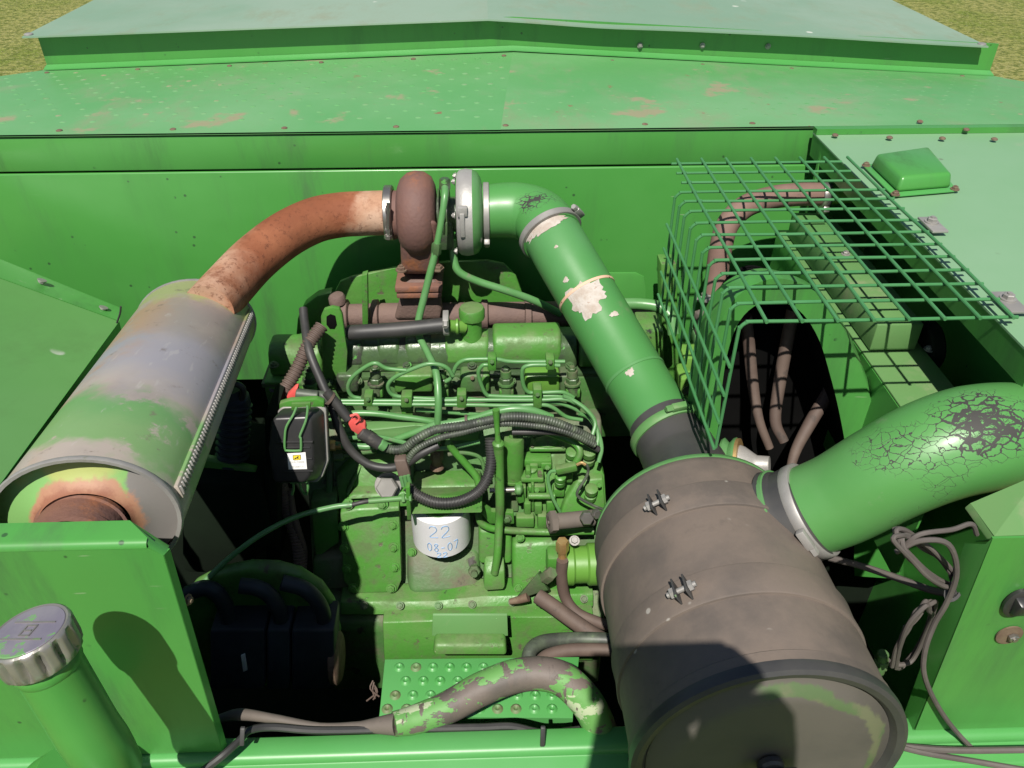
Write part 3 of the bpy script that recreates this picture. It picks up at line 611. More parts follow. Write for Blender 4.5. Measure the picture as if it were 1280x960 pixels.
m = MB(); m.lathe(c, ax, [(0, 0.053), (0.006, 0.0535), (0.007, 0.050), (0.030, 0.050), (0.031, 0.0515), (0.044, 0.0515), (0.045, 0.044), (0.0, 0.043)], 40, (1, 0.92), (0, 0, 1), cap=False); ot = part('outlet_stub', m, 'rust_dark', mf)
m = MB(); m.lathe(c + a_ * 0.016, ax, [(0, 0.049), (0.001, 0.001)], 32, (1, 0.92), (0, 0, 1)); part('baffle', m, 'rust_dark', ot)
# crimped lock seam down the right flank
sgn = -1 if u_.x > 0 else 1
th0 = R(12)
def rim_pt(th, t, k=1.0): return MF + a_ * t + u_ * (-sgn * math.cos(th) * r * OV[0] * k) + v_ * (math.sin(th) * r * OV[1] * k)
q0, q1 = rim_pt(th0, 0.012), rim_pt(th0, L - 0.012)
nn = (u_ * (-sgn) * math.cos(th0) + v_ * math.sin(th0)).normalized(); tt = a_.cross(nn)
RS = Matrix((tt, a_, nn)).transposed()
m = MB(); m.box((q0 + q1) / 2 + nn * 0.001, (0.019, (q1 - q0).length, 0.006), 0.002, RS); ls = part('lock_seam', m, 'muffler_shell', mf)
m = MB(); N_ = 64
for i in range(N_):
    q = q0.lerp(q1, (i + 0.5) / N_) + nn * 0.0045; m.box(q, (0.013, (q1 - q0).length / N_ * 0.45, 0.004), 0.001, RS, 1)
tag(part('crimps', m, 'zinc', ls), kind='stuff')
# ================================================================== exhaust pipe with its V clamp
T0 = P(522, 268, 1.55)
ep = thing('exhaust_pipe', 'rusty orange bent exhaust pipe from turbo to muffler', 'pipe', P(380, 300, 1.5))
m = MB(); path = [P(489, 266, 1.55), P(455, 267, 1.55), P(424, 269, 1.545), P(392, 276, 1.52), P(356, 294, 1.47), P(318, 324, 1.40), P(284, 360, 1.31), P(262, 385, 1.24)]
full = catmull(path, 8)
m.tube(full, 0.0453, 32, 1); part('pipe', m, 'exhaust_rust', ep)
vc = clampband('band_clamp', P(487, 266, 1.55), (1, 0, 0), 0.050, 0.017, ep, 'steel', None, 0.004)
for py, sy in ((262, 1), (288, 1)):
    q = P(485, py, 1.495); m = MB(); m.box(q, (0.010, 0.016, 0.014), 0.002); part('lug', m, 'steel', vc)
m = MB(); q = P(485, 254, 1.49); q2 = P(485, 294, 1.49); m.cyl(q, q2, 0.004, 10); m.hexa(q2, q2 + (q2 - q).normalized() * 0.008, 0.008); part('clamp_bolt', m, 'steel', vc)
# ================================================================== turbocharger
tb = thing('turbocharger', 'turbocharger with rusty turbine housing and bare aluminium compressor housing', 'turbocharger', P(525, 350, 1.55))
m = MB(); X = Vector((1, 0, 0))
m.lathe(T0 - X * 0.052, X, [(0, 0.049), (0.012, 0.049), (0.014, 0.058), (0.020, 0.072), (0.034, 0.084), (0.050, 0.088), (0.068, 0.086), (0.083, 0.076), (0.090, 0.060), (0.092, 0.04)], 40)
m.hull8([P(502, 342, 1.505), P(549, 342, 1.505), P(549, 342, 1.59), P(502, 342, 1.59)][::1], [P(499, 275, 1.475), P(547, 275, 1.475), P(547, 275, 1.62), P(499, 275, 1.62)], 0.012, 3)
part('turbine_housing', m, 'rust_dark', tb, ang=60)
m = MB(); m.box(P(525, 343, 1.55) + Vector((0, 0, -0.006)), (0.100, 0.115, 0.014), 0.003); m.box(P(525, 343, 1.55) + Vector((0, 0, -0.022)), (0.096, 0.110, 0.013), 0.003); fl = part('flange', m, 'rust_dark', tb)
for px, py, y in ((502, 338, 1.505), (548, 337, 1.505)): bolt(P(px, py, y) + Vector((0, 0, 0.001)), (0, 0, 1), fl, 'bolt_rust', 1.2)
m = MB()
cx = P(557, 268, 1.55)
m.cyl(T0 + X * 0.038, P(572, 268, 1.55), 0.036, 24)
for k in range(3): m.cyl(T0 + X * (0.043 + k * 0.010), T0 + X * (0.047 + k * 0.010), 0.052, 24, 0.001)
m.box(cx + Vector((0, -0.03, -0.03)), (0.03, 0.03, 0.06), 0.004); part('bearing_housing', m, 'engine_oily', tb)
m = MB(); C0 = P(571, 266, 1.55)
m.lathe(C0, X, [(0, 0.060), (0.002, 0.080), (0.008, 0.086), (0.020, 0.0885), (0.034, 0.0865)], 40); part('back_plate', m, 'aluminium', tb)
m = MB(); m.lathe(C0 + X * 0.0335, X, [(0, 0.0868), (0.010, 0.082), (0.017, 0.070), (0.020, 0.055), (0.024, 0.047), (0.045, 0.045)], 40); part('compressor_housing', m, 'line_green', tb)
m = MB(); m.box(P(578, 264, 1.468), (0.020, 0.012, 0.020), 0.002); m.box(P(578, 281, 1.465), (0.010, 0.012, 0.05), 0.002); part('boss', m, 'aluminium', tb)
for th in (20, 75, 130, 190, 240, 300):
    q = C0 + Vector((-0.001, -math.cos(R(th)) * 0.078, math.sin(R(th)) * 0.078)); bolt(q, (-1, 0, 0), tb, 'zinc', 0.7)
# oil feed line: braided, from turbo down over the rocker cover to the block
of = thing('oil_feed_line', 'thin green-painted oil line draped from turbo down across the engine', 'oil line', P(546, 580, 1.24))
m = MB(); m.tube([P(556, 232, 1.50), P(556, 246, 1.47), P(551, 280, 1.45), P(545, 312, 1.44), P(538, 340, 1.43), P(530, 372, 1.42), P(523, 402, 1.405), P(524, 420, 1.385), P(534, 440, 1.345), P(545, 466, 1.29), P(548, 500, 1.25), P(547, 535, 1.235), P(546, 556, 1.235)], [0.0075, 0.0065, 0.0075, 0.0075, 0.007, 0.0075, 0.007], 12, 8)
part('hose', m, 'line_green', of)
for py, y, rr in ((229, 1.50, 0.011), (310, 1.44, 0.010)):
    m = MB(); m.hexa(P(556 if py < 300 else 545, py + 7, y), P(556 if py < 300 else 546, py - 6, y), rr); part('fitting', m, 'engine_oily', of)
m = MB(); m.cyl(P(546, 582, 1.235), P(546, 556, 1.235), 0.010, 14, 0.001); m.hexa(P(546, 574, 1.235), P(546, 562, 1.235), 0.0135); m.lathe(P(546, 584, 1.235), (0, 0, 1), [(0, 0.015), (0.006, 0.013), (0.008, 0.010)], 14); part('fitting', m, 'bolt_rust', of, 'rusty union at the lower end')
dr = single('oil_drain_pipe', MB().tube([P(566, 300, 1.53), P(567, 322, 1.52), P(574, 340, 1.51), P(598, 352, 1.51), P(632, 363, 1.51), P(668, 376, 1.52), P(700, 392, 1.53)], 0.0085, 12, 8), 'line_green', 'bent green pipe descending rightward from below the compressor housing', 'pipe')
hs = thing('heat_shield', 'lit green pressed shield between turbo and wall', 'shield', P(530, 380, 1.63))
m = MB(); m.prism(PS(1.596, (412, 392), (415, 372), (425, 352), (440, 346), (500, 334), (560, 328), (610, 326), (630, 330), (645, 345), (656, 376), (668, 402)), (0, 0.010, 0), 0.003); part('plate', m, 'engine_green', hs)
m = MB(); m.prism(PS(1.588, (370, 420), (372, 398), (380, 382), (396, 370), (414, 366), (420, 400)), (0, 0.03, 0), 0.004); part('wing', m, 'engine_green', hs)
# ================================================================== intake tube from air cleaner to compressor
it = thing('intake_tube', 'large green intake tube with bare primer patches from turbo to canister', 'intake tube', P(760, 480, 1.2))
E = [P(606, 265, 1.55), P(628, 263, 1.55), P(651, 264, 1.545), P(671, 271, 1.525), P(683, 283, 1.49), P(691, 298, 1.455)]
m = MB(); m.tube(E, [0.054, 0.056, 0.058, 0.060, 0.061], 36, 8); part('elbow', m, 'crazed_elbow', it, 'rubber elbow with crazed green paint')
T = [P(686, 288, 1.478), P(706, 322, 1.415), P(738, 376, 1.335), P(772, 434, 1.25), P(806, 492, 1.16), P(832, 536, 1.085)]
m = MB(); m.tube(T, [0.0585, 0.0585, 0.058, 0.058, 0.0575], 40, 8); part('tube', m, 'green_tube', it)
d0 = (T[1] - T[0]).normalized()
clampband('hose_clamp', P(688, 292, 1.468), d0, 0.0625, 0.014, it, 'zinc', (0.9, -0.2, 0.5))
clampband('hose_clamp', P(608, 265, 1.55), X, 0.0565, 0.012, it, 'zinc', (0, -0.6, -0.8))
tc = catmull(T, 8)
def along(f): 
    i = int(f * (len(tc) - 2)); return tc[i], (tc[i + 1] - tc[i]).normalized()
for f, mt in ((0.40, 'rust_pale'), (0.755, 'green_tube')):
    c, d = along(f); clampband('weld_bead', c, d, 0.0578, 0.006, it, mt, None, 0.0012)
c, d = along(0.455); 
def patch(c, d, th, w, h, rr, seed, mat, name='bare_patch'):
    """ragged flake of primer lying on the tube's skin"""
    rnd = random.Random(seed); a, u, v = frame_of(d); m = MB(); cen = []
    def sk(s, t): 
        q = th + s / rr; return c + a * t + u * (math.cos(q) * rr) + v * (math.sin(q) * rr)
    n = 44; ring = []; ph = rnd.random() * 6
    for k in range(n):
        q = 2 * math.pi * k / n; f = 1 + 0.16 * math.sin(3 * q + ph) + 0.10 * math.sin(7 * q + ph * 2) + rnd.uniform(-0.13, 0.13); ring.append((math.cos(q) * w * f, math.sin(q) * h * f))
    rr += 0.0004; R0 = m.bm.verts.new(sk(0, 0)); prev = None
    for f in (.2, .4, .6, .8, 1.0):
        cur = [m.bm.verts.new(sk(s * f, t * f)) for s, t in ring]
        for k in range(n):
            if prev is None: m.bm.faces.new((R0, cur[k], cur[(k + 1) % n]))
            else: m.bm.faces.new((prev[k], cur[k], cur[(k + 1) % n], prev[(k + 1) % n]))
        prev = cur
    return part(name, m, mat, it, ang=80)
a, u, v = frame_of(d)
tow = (Vector((0, 0, CAM_Z)) - c).normalized()
thc = math.atan2(tow.dot(v), tow.dot(u))
paint('primer', (0.36, 0.30, 0.25), (0.46, 0.43, 0.39), 40, grime=(0.24, 0.13, 0.075), grime_thr=0.57, grime_scale=40, grime_w=0.12, rough=0.8, bump=0.4, bump_scale=300)
patch(c, d, thc + 0.05, 0.036, 0.034, 0.0586, 5, 'primer')
c2, d2 = along(0.085); patch(c2, d2, thc - 0.02, 0.050, 0.013, 0.0590, 9, 'primer')
c3, d3 = along(0.785); patch(c3, d3, thc + 0.02, 0.008, 0.007, 0.0582, 12, 'primer')
for f, dt, w, h, s_ in ((0.215, 0.05, 0.004, 0.003, 1), (0.335, 0.35, 0.006, 0.005, 3), (0.56, -0.45, 0.009, 0.005, 4)):
    c, d = along(f); patch(c, d, thc + dt, w, h, 0.0586, s_, 'primer')
Bt = [P(826, 526, 1.10), P(838, 547, 1.065), P(852, 575, 1.015), P(862, 598, 0.965), P(866, 625, 0.91)]
m = MB(); m.tube(Bt, [0.060, 0.064, 0.066, 0.070, 0.074], 40, 8); part('reducer_boot', m, 'black_worn', it, 'black rubber reducer boot with flaking green paint')
clampband('hose_clamp', P(835, 541, 1.075), Bt[1] - Bt[0], 0.0655, 0.016, it, 'dull_green', (0.2, -0.5, 0.9))

# ================================================================== air cleaner canister
ac = thing('air_cleaner', 'big dusty brown-black air cleaner canister with two strap bands', 'air cleaner', P(900, 800, 0.7) - Vector((0, 0, 0.2)))
CN, CF = P(960, 948, 0.50), P(862, 657, 0.90); ca = CN - CF; CL = ca.length; an = ca.normalized(); r = 0.158
m = MB(); m.lathe(CF, ca, [(0.0, 0.10), (0.004, 0.142), (0.012, 0.151), (0.022, 0.156), (0.03, r), (CL - 0.03, r + 0.003), (CL - 0.028, r + 0.005), (CL - 0.012, r + 0.006)], 72, cap=True); part('shell', m, 'canister_dust', ac)
m = MB(); m.lathe(CF + an * 0.001, ca, [(0, 0.140), (0.002, 0.149), (0.007, 0.1535), (0.013, 0.1545), (0.014, 0.150)], 72, cap=False); part('end_ring', m, 'line_green', ac)
for t, w in ((0.105, 0.050), (0.265, 0.050)):
    m = MB(); rr = r + 0.001 + t * 0.008
    m.lathe(CF + an * (t - w / 2), ca, [(0, rr - 0.003), (0.0005, rr + 0.0022), (0.003, rr + 0.003), (w / 2, rr + 0.0015), (w - 0.003, rr + 0.003), (w - .0005, rr + 0.0022), (w, rr - 0.003)], 72, cap=False); bd = part('strap_band', m, 'canister_dust', ac)
    px, py = (839, 680) if t < 0.2 else (871, 791)
    c = CF + an * t; dq = ray(px, py); # point of the band seen at this pixel
    o = Vector((0, 0, CAM_Z)); best = None
    for i in range(400):
        p_ = o + dq * (0.4 + i * 0.003); w_ = p_ - CF; rad = (w_ - an * w_.dot(an)).length
        if rad <= rr + 0.002: best = p_; break
    rd = (best - CF); rd = (rd - an * rd.dot(an)).normalized(); tg = an.cross(rd)
    base = CF + an * t + rd * rr
    RB = Matrix((tg, an, rd)).transposed()
    for s_ in (-1, 1):
        m = MB(); m.box(base + tg * (0.0075 * s_) + rd * 0.010, (0.0025, 0.028, 0.022), 0.0008, RB); part('clamp_ear', m, 'black_worn', bd)
    m = MB(); q = base + rd * 0.011
    m.cyl(q - tg * 0.019, q + tg * 0.020, 0.0036, 10); m.hexa(q + tg * 0.0095, q + tg * 0.016, 0.0072); m.hexa(q - tg * 0.0095, q - tg * 0.015, 0.0072); part('clamp_bolt', m, 'zinc', bd)
m = MB(); e = CF + an * CL
m.lathe(e - an * 0.016, ca, [(0, r + 0.004), (0.002, r + 0.007), (0.008, r + 0.008), (0.016, r + 0.007), (0.019, r + 0.002), (0.017, r - 0.006), (0.006, r - 0.014)], 72, cap=False); part('end_rim', m, 'black_worn', ac)
def cover_mat():
    t = NT('cover_dust'); s = t.n('ShaderNodeSeparateXYZ'); t.l(t.obj, s.inputs[0])
    col = t.mix(t.ramp(t.noise(5, 5), 0.4, 0.64), (0.066, 0.061, 0.054), (0.092, 0.083, 0.071))
    d = t.n('ShaderNodeVectorMath', op='LENGTH'); t.l(t.scalev((1, 0, 1), t.obj), d.inputs[0])
    rr = t.math('ADD', d.outputs['Value'], t.math('MULTIPLY', t.math('SUBTRACT', t.noise(13, 6, 0.65), 0.5), 0.045))
    g = t.math('MULTIPLY', t.math('MULTIPLY', t.ramp(rr, 0.118, 0.123), t.ramp(rr, 0.138, 0.133)), t.ramp(t.math('ADD', s.outputs['X'], t.math('MULTIPLY', s.outputs['Z'], 0.6)), 0.035, 0.06))
    col = t.mix(g, col, t.mix(t.ramp(t.noise(20, 4), 0.45, 0.6), (0.115, 0.125, 0.07), (0.075, 0.12, 0.05)))
    col = t.mix(t.ramp(t.noise(18, 7, 0.7), 0.62, 0.72), col, (0.055, 0.052, 0.048))
    t.bump(t.noise(70, 4), 0.08); M['cover_dust'] = t.done(col, 0.6)
cover_mat()
m = MB(); m.lathe(e - an * 0.006, ca, [(0, r - 0.012), (0.004, r - 0.022), (0.011, r - 0.032), (0.013, r - 0.045), (0.010, 0.05), (0.009, 0.001)], 72, cap=False); ec = part('end_cover', m, 'cover_dust', ac)
m = MB(); q = e + an * 0.004; m.cyl(q, q + an * 0.012, 0.016, 18, 0.003); m.box(q + an * 0.016, (0.06, 0.010, 0.016), 0.004, Matrix((X, an, an.cross(X))).transposed()); part('wing_nut', m, 'black_worn', ec)
# raised maker's marks, worn past reading, along the bands
rnd = random.Random(3); m = MB()
for (px0, py0, n_, rr, t) in ((905, 668, 16, r + 0.0030, 0.098), (945, 781, 14, r + 0.0038, 0.259)):
    dq = ray(px0, py0)
    for i in range(400):
        p_ = Vector((0, 0, CAM_Z)) + dq * (0.4 + i * 0.003); w_ = p_ - CF
        if (w_ - an * w_.dot(an)).length <= rr: break
    rd = (p_ - CF); rd = (rd - an * rd.dot(an)).normalized(); tg = an.cross(rd); tg = tg if tg.x > 0 else -tg
    for k in range(n_):
        if k in (5, 11): continue
        q = k * 0.0042 / rr; d_ = rd * math.cos(q) + tg * math.sin(q); tt_ = tg * math.cos(q) - rd * math.sin(q)
        m.box(CF + an * t + d_ * (rr - 0.0002), (0.0024, 0.0012 + rnd.random() * 0.0042, 0.0012), 0, Matrix((tt_, an, d_)).transposed())
part('worn_marks', m, 'canister_dust', ac, kind='stuff')
# ================================================================== inlet hose from the right
ih = thing('inlet_hose', 'fat green hose with black crazed paint entering the canister from the right', 'hose', P(1130, 640, 0.8))
H = [P(1010, 639, 0.80), P(1052, 622, 0.79), P(1110, 590, 0.78), P(1165, 564, 0.78), P(1215, 549, 0.785), P(1270, 543, 0.80), P(1350, 548, 0.83)]
m = MB(); m.tube(H, [0.064, 0.0645, 0.066, 0.069, 0.071, 0.069, 0.068], 48, 10); vs_ = [v_.co for v_ in m.bm.verts]; hc0 = Vector([(min(q[i] for q in vs_) + max(q[i] for q in vs_)) / 2 for i in range(3)])
tw = Vector((0, -0.03, 0.055)); k0 = P(1197, 552, 0.78) + tw - hc0; k1_ = P(1110, 586, 0.78) + tw - hc0
crazed_mat('crazed_hose', (0.072, 0.235, 0.058), (0.098, 0.255, 0.080), tuple(k0), 0.0, 0.072, (0.75, 1.0, 1.0), (tuple(k1_), 0.08))
part('hose', m, 'crazed_hose', ih)
m = MB(); J = [P(958, 652, 0.815), P(985, 649, 0.805), P(1016, 636, 0.80)]
m.tube(J, [0.072, 0.070, 0.0685], 48, 6); part('socket', m, 'black_worn', ih)
hd = H[1] - H[0]
clampband('hose_clamp', P(1012, 638, 0.80), hd, 0.0665, 0.016, ih, 'zinc', Vector((-0.1, -0.75, 0.35)))
clampband('hose_clamp', P(985, 649, 0.805), hd, 0.0715, 0.008, ih, 'line_green', None)
# ================================================================== engine
en = thing('engine', 'green six-cylinder diesel engine with grimy casting in the open bay', 'engine', V(-0.05, 1.3, 1.6))
EG, ED, EO = 'engine_green', 'engine_dirty', 'engine_oily'
def xsec(sec, x0, x1, bev=0.006, seg=3):
    m = MB(); m.prism([V(x0, y, d) for y, d in sec], (x1 - x0, 0, 0), bev, seg); return m
COVER = [(1.365, .957), (1.366, .925), (1.376, .903), (1.393, .893), (1.432, .893), (1.446, .905), (1.45, .957)]
x = lambda px, py, Y: P(px, py, Y).x
part('rocker_cover', xsec(COVER, x(430, 430, 1.38), x(722, 430, 1.38), 0.008), EO, en, 'oily rocker cover')
part('rocker_cover', xsec([(y, d - 0.012) for y, d in COVER[:-1]] + [COVER[-1]], x(616, 430, 1.38), x(702, 430, 1.38), 0.012), EG, en)
for a, b in ((430, 455), (470, 500), (505, 540), (555, 612)):
    part('cover_rib', xsec([(1.362, .94), (1.373, .900), (1.392, .889), (1.430, .889), (1.44, .94)], x(a, 430, 1.38), x(b, 430, 1.38), 0.010), EO if a < 540 else EG, en)
part('rocker_cover', xsec([(y - .01, d) for y, d in COVER], x(334, 430, 1.38), x(402, 430, 1.38), 0.014), EG, en)
part('rocker_cover', xsec(COVER, x(724, 430, 1.38), x(826, 430, 1.38), 0.016), EG, en)
m = MB(); m.box(V((x(327, 470, 1.35) + x(410, 470, 1.35)) / 2, 1.405, 0.963), (x(410, 470, 1.35) - x(327, 470, 1.35), 0.14, 0.012), 0.003); part('cover_flange', m, ED, en)
m = MB(); m.box(V((x(425, 462, 1.36) + x(830, 462, 1.36)) / 2, 1.41, 0.963), (x(830, 462, 1.36) - x(425, 462, 1.36), 0.115, 0.010), 0.003); part('cover_flange', m, EO, en)
for px in (509, 590, 712): bolt(P(px, 459, 1.358) + Vector((0, 0, 0.004)), (0, -0.3, 1), en, EO, 0.9)
bolt(P(343, 459, 1.345) + Vector((0, 0, 0.004)), (0, 0, 1), en, ED, 1.0)
m = MB(); m.box(V(-0.05, 1.425, 1.05), (0.84, 0.15, 0.165), 0.006); part('cylinder_head', m, ED, en)
m = MB(); m.prism(PS(1.335, (329, 478), (383, 478), (381, 497), (333, 499)), (0, 0.06, 0), 0.004); hb = part('head_end', m, EG, en)
m = MB(); m.cyl(P(340, 487, 1.334), P(340, 487, 1.345), 0.006, 12); part('hole_plug', m, 'rubber', hb)
for a, b, mt in ((493, 541, EG), (575, 606, ED), (598, 612, EG), (656, 700, 'lime_green'), (420, 448, EO), (700, 720, ED)):
    m = MB(); m.prism(PS(1.332, (a, 470), (b, 469), (b, 491), (a, 492)), (0, 0.04, 0), 0.006, 3); pd = part('port_pad', m, mt, en)
    if mt == ED: bolt(P((a + b) / 2, 472, 1.331), (0, -1, 0.2), pd, 'bolt_rust', 0.6, False)
def injector(px):
    q = P(px, 492, 1.312); t = P(px - 1, 458, 1.318); dd = (t - q); m = MB(); L_ = dd.length
    m.lathe(q, dd, [(0, .013), (L_ * .35, .013), (L_ * .36, .017), (L_ * .42, .017), (L_ * .43, .009), (L_ * .62, .009), (L_ * .63, .011), (L_ * .85, .011), (L_ * .86, .006), (L_, .005)], 12)
    o = part('injector', m, ED, en); n = MB(); n.hexa(q + dd * .44, q + dd * .60, .0135); n.hexa(q + dd * .86, q + dd * .96, .009); part('union_nut', n, EO, o)
    n = MB(); n.box(q + Vector((0, 0.002, 0.004)), (0.03, 0.02, 0.02), 0.004); part('clamp_foot', n, EG, o)
for px in (387, 470, 552, 633, 716): injector(px)
# high-pressure lines
LN = [((451, 498), (440, 495), (435, 484), (441, 471), (458, 458), (470, 454), (482, 460), (496, 462), (508, 463)),
      ((505, 497), (490, 493), (485, 482), (493, 472), (511, 463), (534, 455), (550, 456), (560, 461), (566, 470)),
      ((557, 477), (564, 472), (570, 458), (578, 451), (590, 449), (620, 449), (640, 452), (690, 452), (706, 452)),
      ((611, 456), (603, 457), (598, 466), (602, 482), (608, 493), (616, 495), (650, 496), (692, 495), (708, 498), (718, 502)),
      ((700, 457), (680, 456), (660, 457), (653, 463), (654, 480), (659, 489), (668, 491), (700, 490), (710, 493), (717, 497)),
      ((425, 501), (470, 501), (520, 501), (600, 500), (670, 500), (705, 499), (720, 504)),
      ((425, 504.5), (470, 505), (520, 505.5), (580, 506), (640, 507), (678, 506), (692, 510), (708, 521), (728, 525)),
      ((505, 497), (560, 499), (580, 498), (640, 504), (690, 503), (712, 508), (724, 514))]
for i, l in enumerate(LN):
    yy = (1.285, 1.285, 1.30, 1.29, 1.29, 1.272, 1.268, 1.280)[i]
    part('injection_line', MB().tube(PS(yy, *l), 0.0042, 10, 6), 'line_green', en)
for px, py, w, h in ((460, 502, 11, 13), (508, 503, 14, 14), (577, 502, 12, 17), (672, 499, 11, 24), (615, 456, 11, 16), (688, 456, 11, 14)):
    m = MB(); q = PS(1.262 if py > 480 else 1.283, (px - w / 2, py - h / 2), (px + w / 2, py - h / 2), (px + w / 2, py + h / 2), (px - w / 2, py + h / 2)); m.prism(q, (0, 0.026, 0), 0.003); cl = part('line_clamp', m, EG, en)
    bolt(P(px, py - h * .25, 1.262 if py > 480 else 1.283), (0, -1, 0.4), cl, ED, 0.6, False)
m = MB(); m.prism(PS(1.285, (501, 508), (517, 508), (515, 528), (503, 528)), (0, 0.004, 0), 0.001); part('clamp_bracket', m, EG, en)
# fuel return pipe and support rails behind the lines
part('fuel_pipe', MB().tube(PS(1.262, (412, 523), (440, 517), (470, 517), (500, 521), (530, 525), (553, 531)), 0.0065, 10, 6), 'line_green', en)
part('fuel_pipe', MB().tube(PS(1.285, (520, 512), (560, 515), (600, 518), (640, 515)), 0.0045, 8, 6), 'line_green', en)
part('fuel_pipe', MB().tube(PS(1.235, (418, 556), (440, 557), (470, 557), (520, 540), (545, 530)), 0.007, 10, 6), 'line_green', en)
m = MB(); m.hexa(P(412, 557, 1.235), P(420, 557, 1.235), 0.011); m.cyl(P(420, 557, 1.235), P(427, 557, 1.235), 0.008, 12); part('pipe_union', m, 'brass', en)
m = MB(); m.hexa(P(418, 570, 1.235), P(430, 569, 1.235), 0.011); m.tube(PS(1.235, (430, 569), (445, 566), (470, 563)), 0.006, 8, 4); part('pipe_union', m, ED, en)
m = MB(); m.prism(PS(1.25, (425, 540), (520, 532), (600, 535), (598, 552), (520, 548), (427, 556)), (0, 0.03, 0), 0.005); part('casting_web', m, 'dull_green', en)
# exhaust manifold
mn = P(420, 392, 1.555)
m = MB(); m.tube([P(414, 394, 1.555), P(470, 394, 1.555), P(520, 394, 1.555), P(580, 393, 1.555), P(700, 392, 1.555), P(790, 392, 1.555), P(812, 398, 1.54)], [0.024, 0.027, 0.029, 0.027, 0.028, 0.027, 0.022], 24, 5)
m.hull8([P(492, 400, 1.52), P(556, 400, 1.52), P(556, 400, 1.59), P(492, 400, 1.59)], [P(506, 349, 1.51), P(548, 349, 1.51), P(548, 349, 1.59), P(506, 349, 1.59)], 0.012, 3)
for px in (432, 470, 606, 660, 740): m.lathe(P(px, 393, 1.555) - X * 0.009, X, [(0, .028), (.003, .034), (.015, .034), (.018, .028)], 20)
mo = part('exhaust_manifold', m, 'manifold_iron', en, ang=60)
m = MB(); m.lathe(P(422, 378, 1.55), (0, 0, 1), [(0, .019), (.014, .019), (.020, .015), (.022, .006)], 14); part('plug', m, 'manifold_iron', mo)
m = MB(); m.prism(PS(1.50, (452, 345), (459, 343), (460, 405), (453, 406)), (0, 0.02, 0), 0.001); part('stay_bar', m, EG, en)
# lifting eye
m = MB(); pts = PS(1.345, (401, 396), (405, 387), (415, 384), (424, 386), (428, 394), (434, 440), (432, 486), (405, 487), (403, 440))
m.prism(pts, (0, 0.010, 0.0), 0.002); le = part('lifting_eye', m, EG, en)
m = MB(); m.prism(PS(1.3435, (408, 396), (413, 393), (419, 395), (421, 406), (418, 411), (412, 411), (408, 406)), (0, 0.004, 0), 0.0005); part('eye_slot', m, 'shade_black', le)  # black plate on the eye, standing in for shade in the slot
bolt(P(424, 474, 1.344), (0, -1, 0.1), le, EO, 1.1); bolt(P(412, 478, 1.344), (0, -1, 0.1), le, EO, 0.9)
# oil filler
q0, q1 = P(590, 434, 1.40), P(590, 398, 1.40)
m = MB(); m.lathe(q0 - Vector((0, 0, 0.01)), (0, 0, 1), [(0, .030), (.008, .025), (.014, .0215), ((q1 - q0).z + 0.02, .0215)], 24); ofl = part('oil_filler_neck', m, EG, en)
m = MB(); a, u, v = frame_of((0, 0, 1)); o = Vector((q1.x, q1.y, q1.z))
m.skin([m.ring(o + up * t, u, v, rr, rr, 12) for t, rr in ((0.0, .023), (.003, .0265), (.022, .0265), (.026, .024), (.027, .018))]); part('filler_cap', m, EG, ofl)
# breather hose
bh = thing('breather_hose', 'short oily black hose clamped between lifting eye and oil filler', 'hose', P(500, 415, 1.37))
m = MB(); m.tube([P(436, 416, 1.375), P(455, 415, 1.37), P(500, 412, 1.37), P(540, 408, 1.37), P(562, 406, 1.37)], 0.0155, 18, 8); part('hose', m, 'rubber', bh)
clampband('hose_clamp', P(558, 407, 1.37), X, 0.0165, 0.012, bh, 'zinc', (0, -0.3, 1))
m = MB(); m.cyl(P(560, 407, 1.37), P(580, 409, 1.385), 0.0125, 18); m.lathe(P(569, 408, 1.375), X, [(0, .013), (.002, .016), (.006, .016), (.008, .013)], 18); part('spigot', m, 'lime_green', bh)
# crankcase
BX0, BX1 = x(388, 640, 1.22), x(752, 600, 1.25)
BS = [(1.31, 1.05), (1.27, 1.10), (1.25, 1.14), (1.215, 1.21), (1.15, 1.33), (1.125, 1.365), (1.095, 1.382), (1.075, 1.392), (1.068, 1.41), (1.066, 1.62), (1.50, 1.62), (1.50, 1.05)]
part('crankcase', xsec(BS, BX0, BX1, 0.006), ED, en)
m = MB(); m.prism([P(388, 626, 1.205), P(421, 622, 1.205), P(424, 678, 1.165), P(394, 700, 1.16)], (0, 0.05, 0), 0.004); part('end_plate', m, EG, en)
m = MB(); m.prism([P(390, 700, 1.15), P(430, 694, 1.15), P(440, 735, 1.118), P(392, 742, 1.118)], (0, 0.05, 0), 0.008); part('end_plate', m, ED, en)
def cast(name, pts, ext, mat, bev=0.005, par=None, label=None, seg=2):
    m = MB(); m.prism([P(*p) for p in pts], ext, bev, seg); return part(name, m, mat, par or en, label)
cast('side_housing', [(419, 596, 1.235), (441, 578, 1.245), (508, 578, 1.245), (514, 634, 1.192), (424, 638, 1.192)], (0, 0.09, 0), EG, 0.006)
cast('side_rib', [(440, 618, 1.197), (512, 614, 1.197), (512, 620, 1.190), (432, 625, 1.190)], (0, 0.03, 0), EG, 0.004)
cast('side_rib', [(448, 583, 1.238), (452, 583, 1.238), (436, 620, 1.195), (431, 620, 1.195)], (0, 0.03, 0), EG, 0.003)
m = MB(); q = P(485, 607, 1.200); nd = Vector((0, -0.82, 0.45)); m.lathe(q - nd * .004, nd, [(0, .028), (.004, .027)], 20); m.hexa(q, q + nd * 0.024, 0.0225); part('drain_plug', m, 'zinc', en)
m = MB(); tp = [P(514, 585, 1.275), P(601, 583, 1.275), P(602, 605, 1.205), P(514, 606, 1.205)]; bt = [p - up * 0.03 for p in tp]; m.hull8(bt, tp, 0.006, 3); part('cooler_housing', m, ED, en)
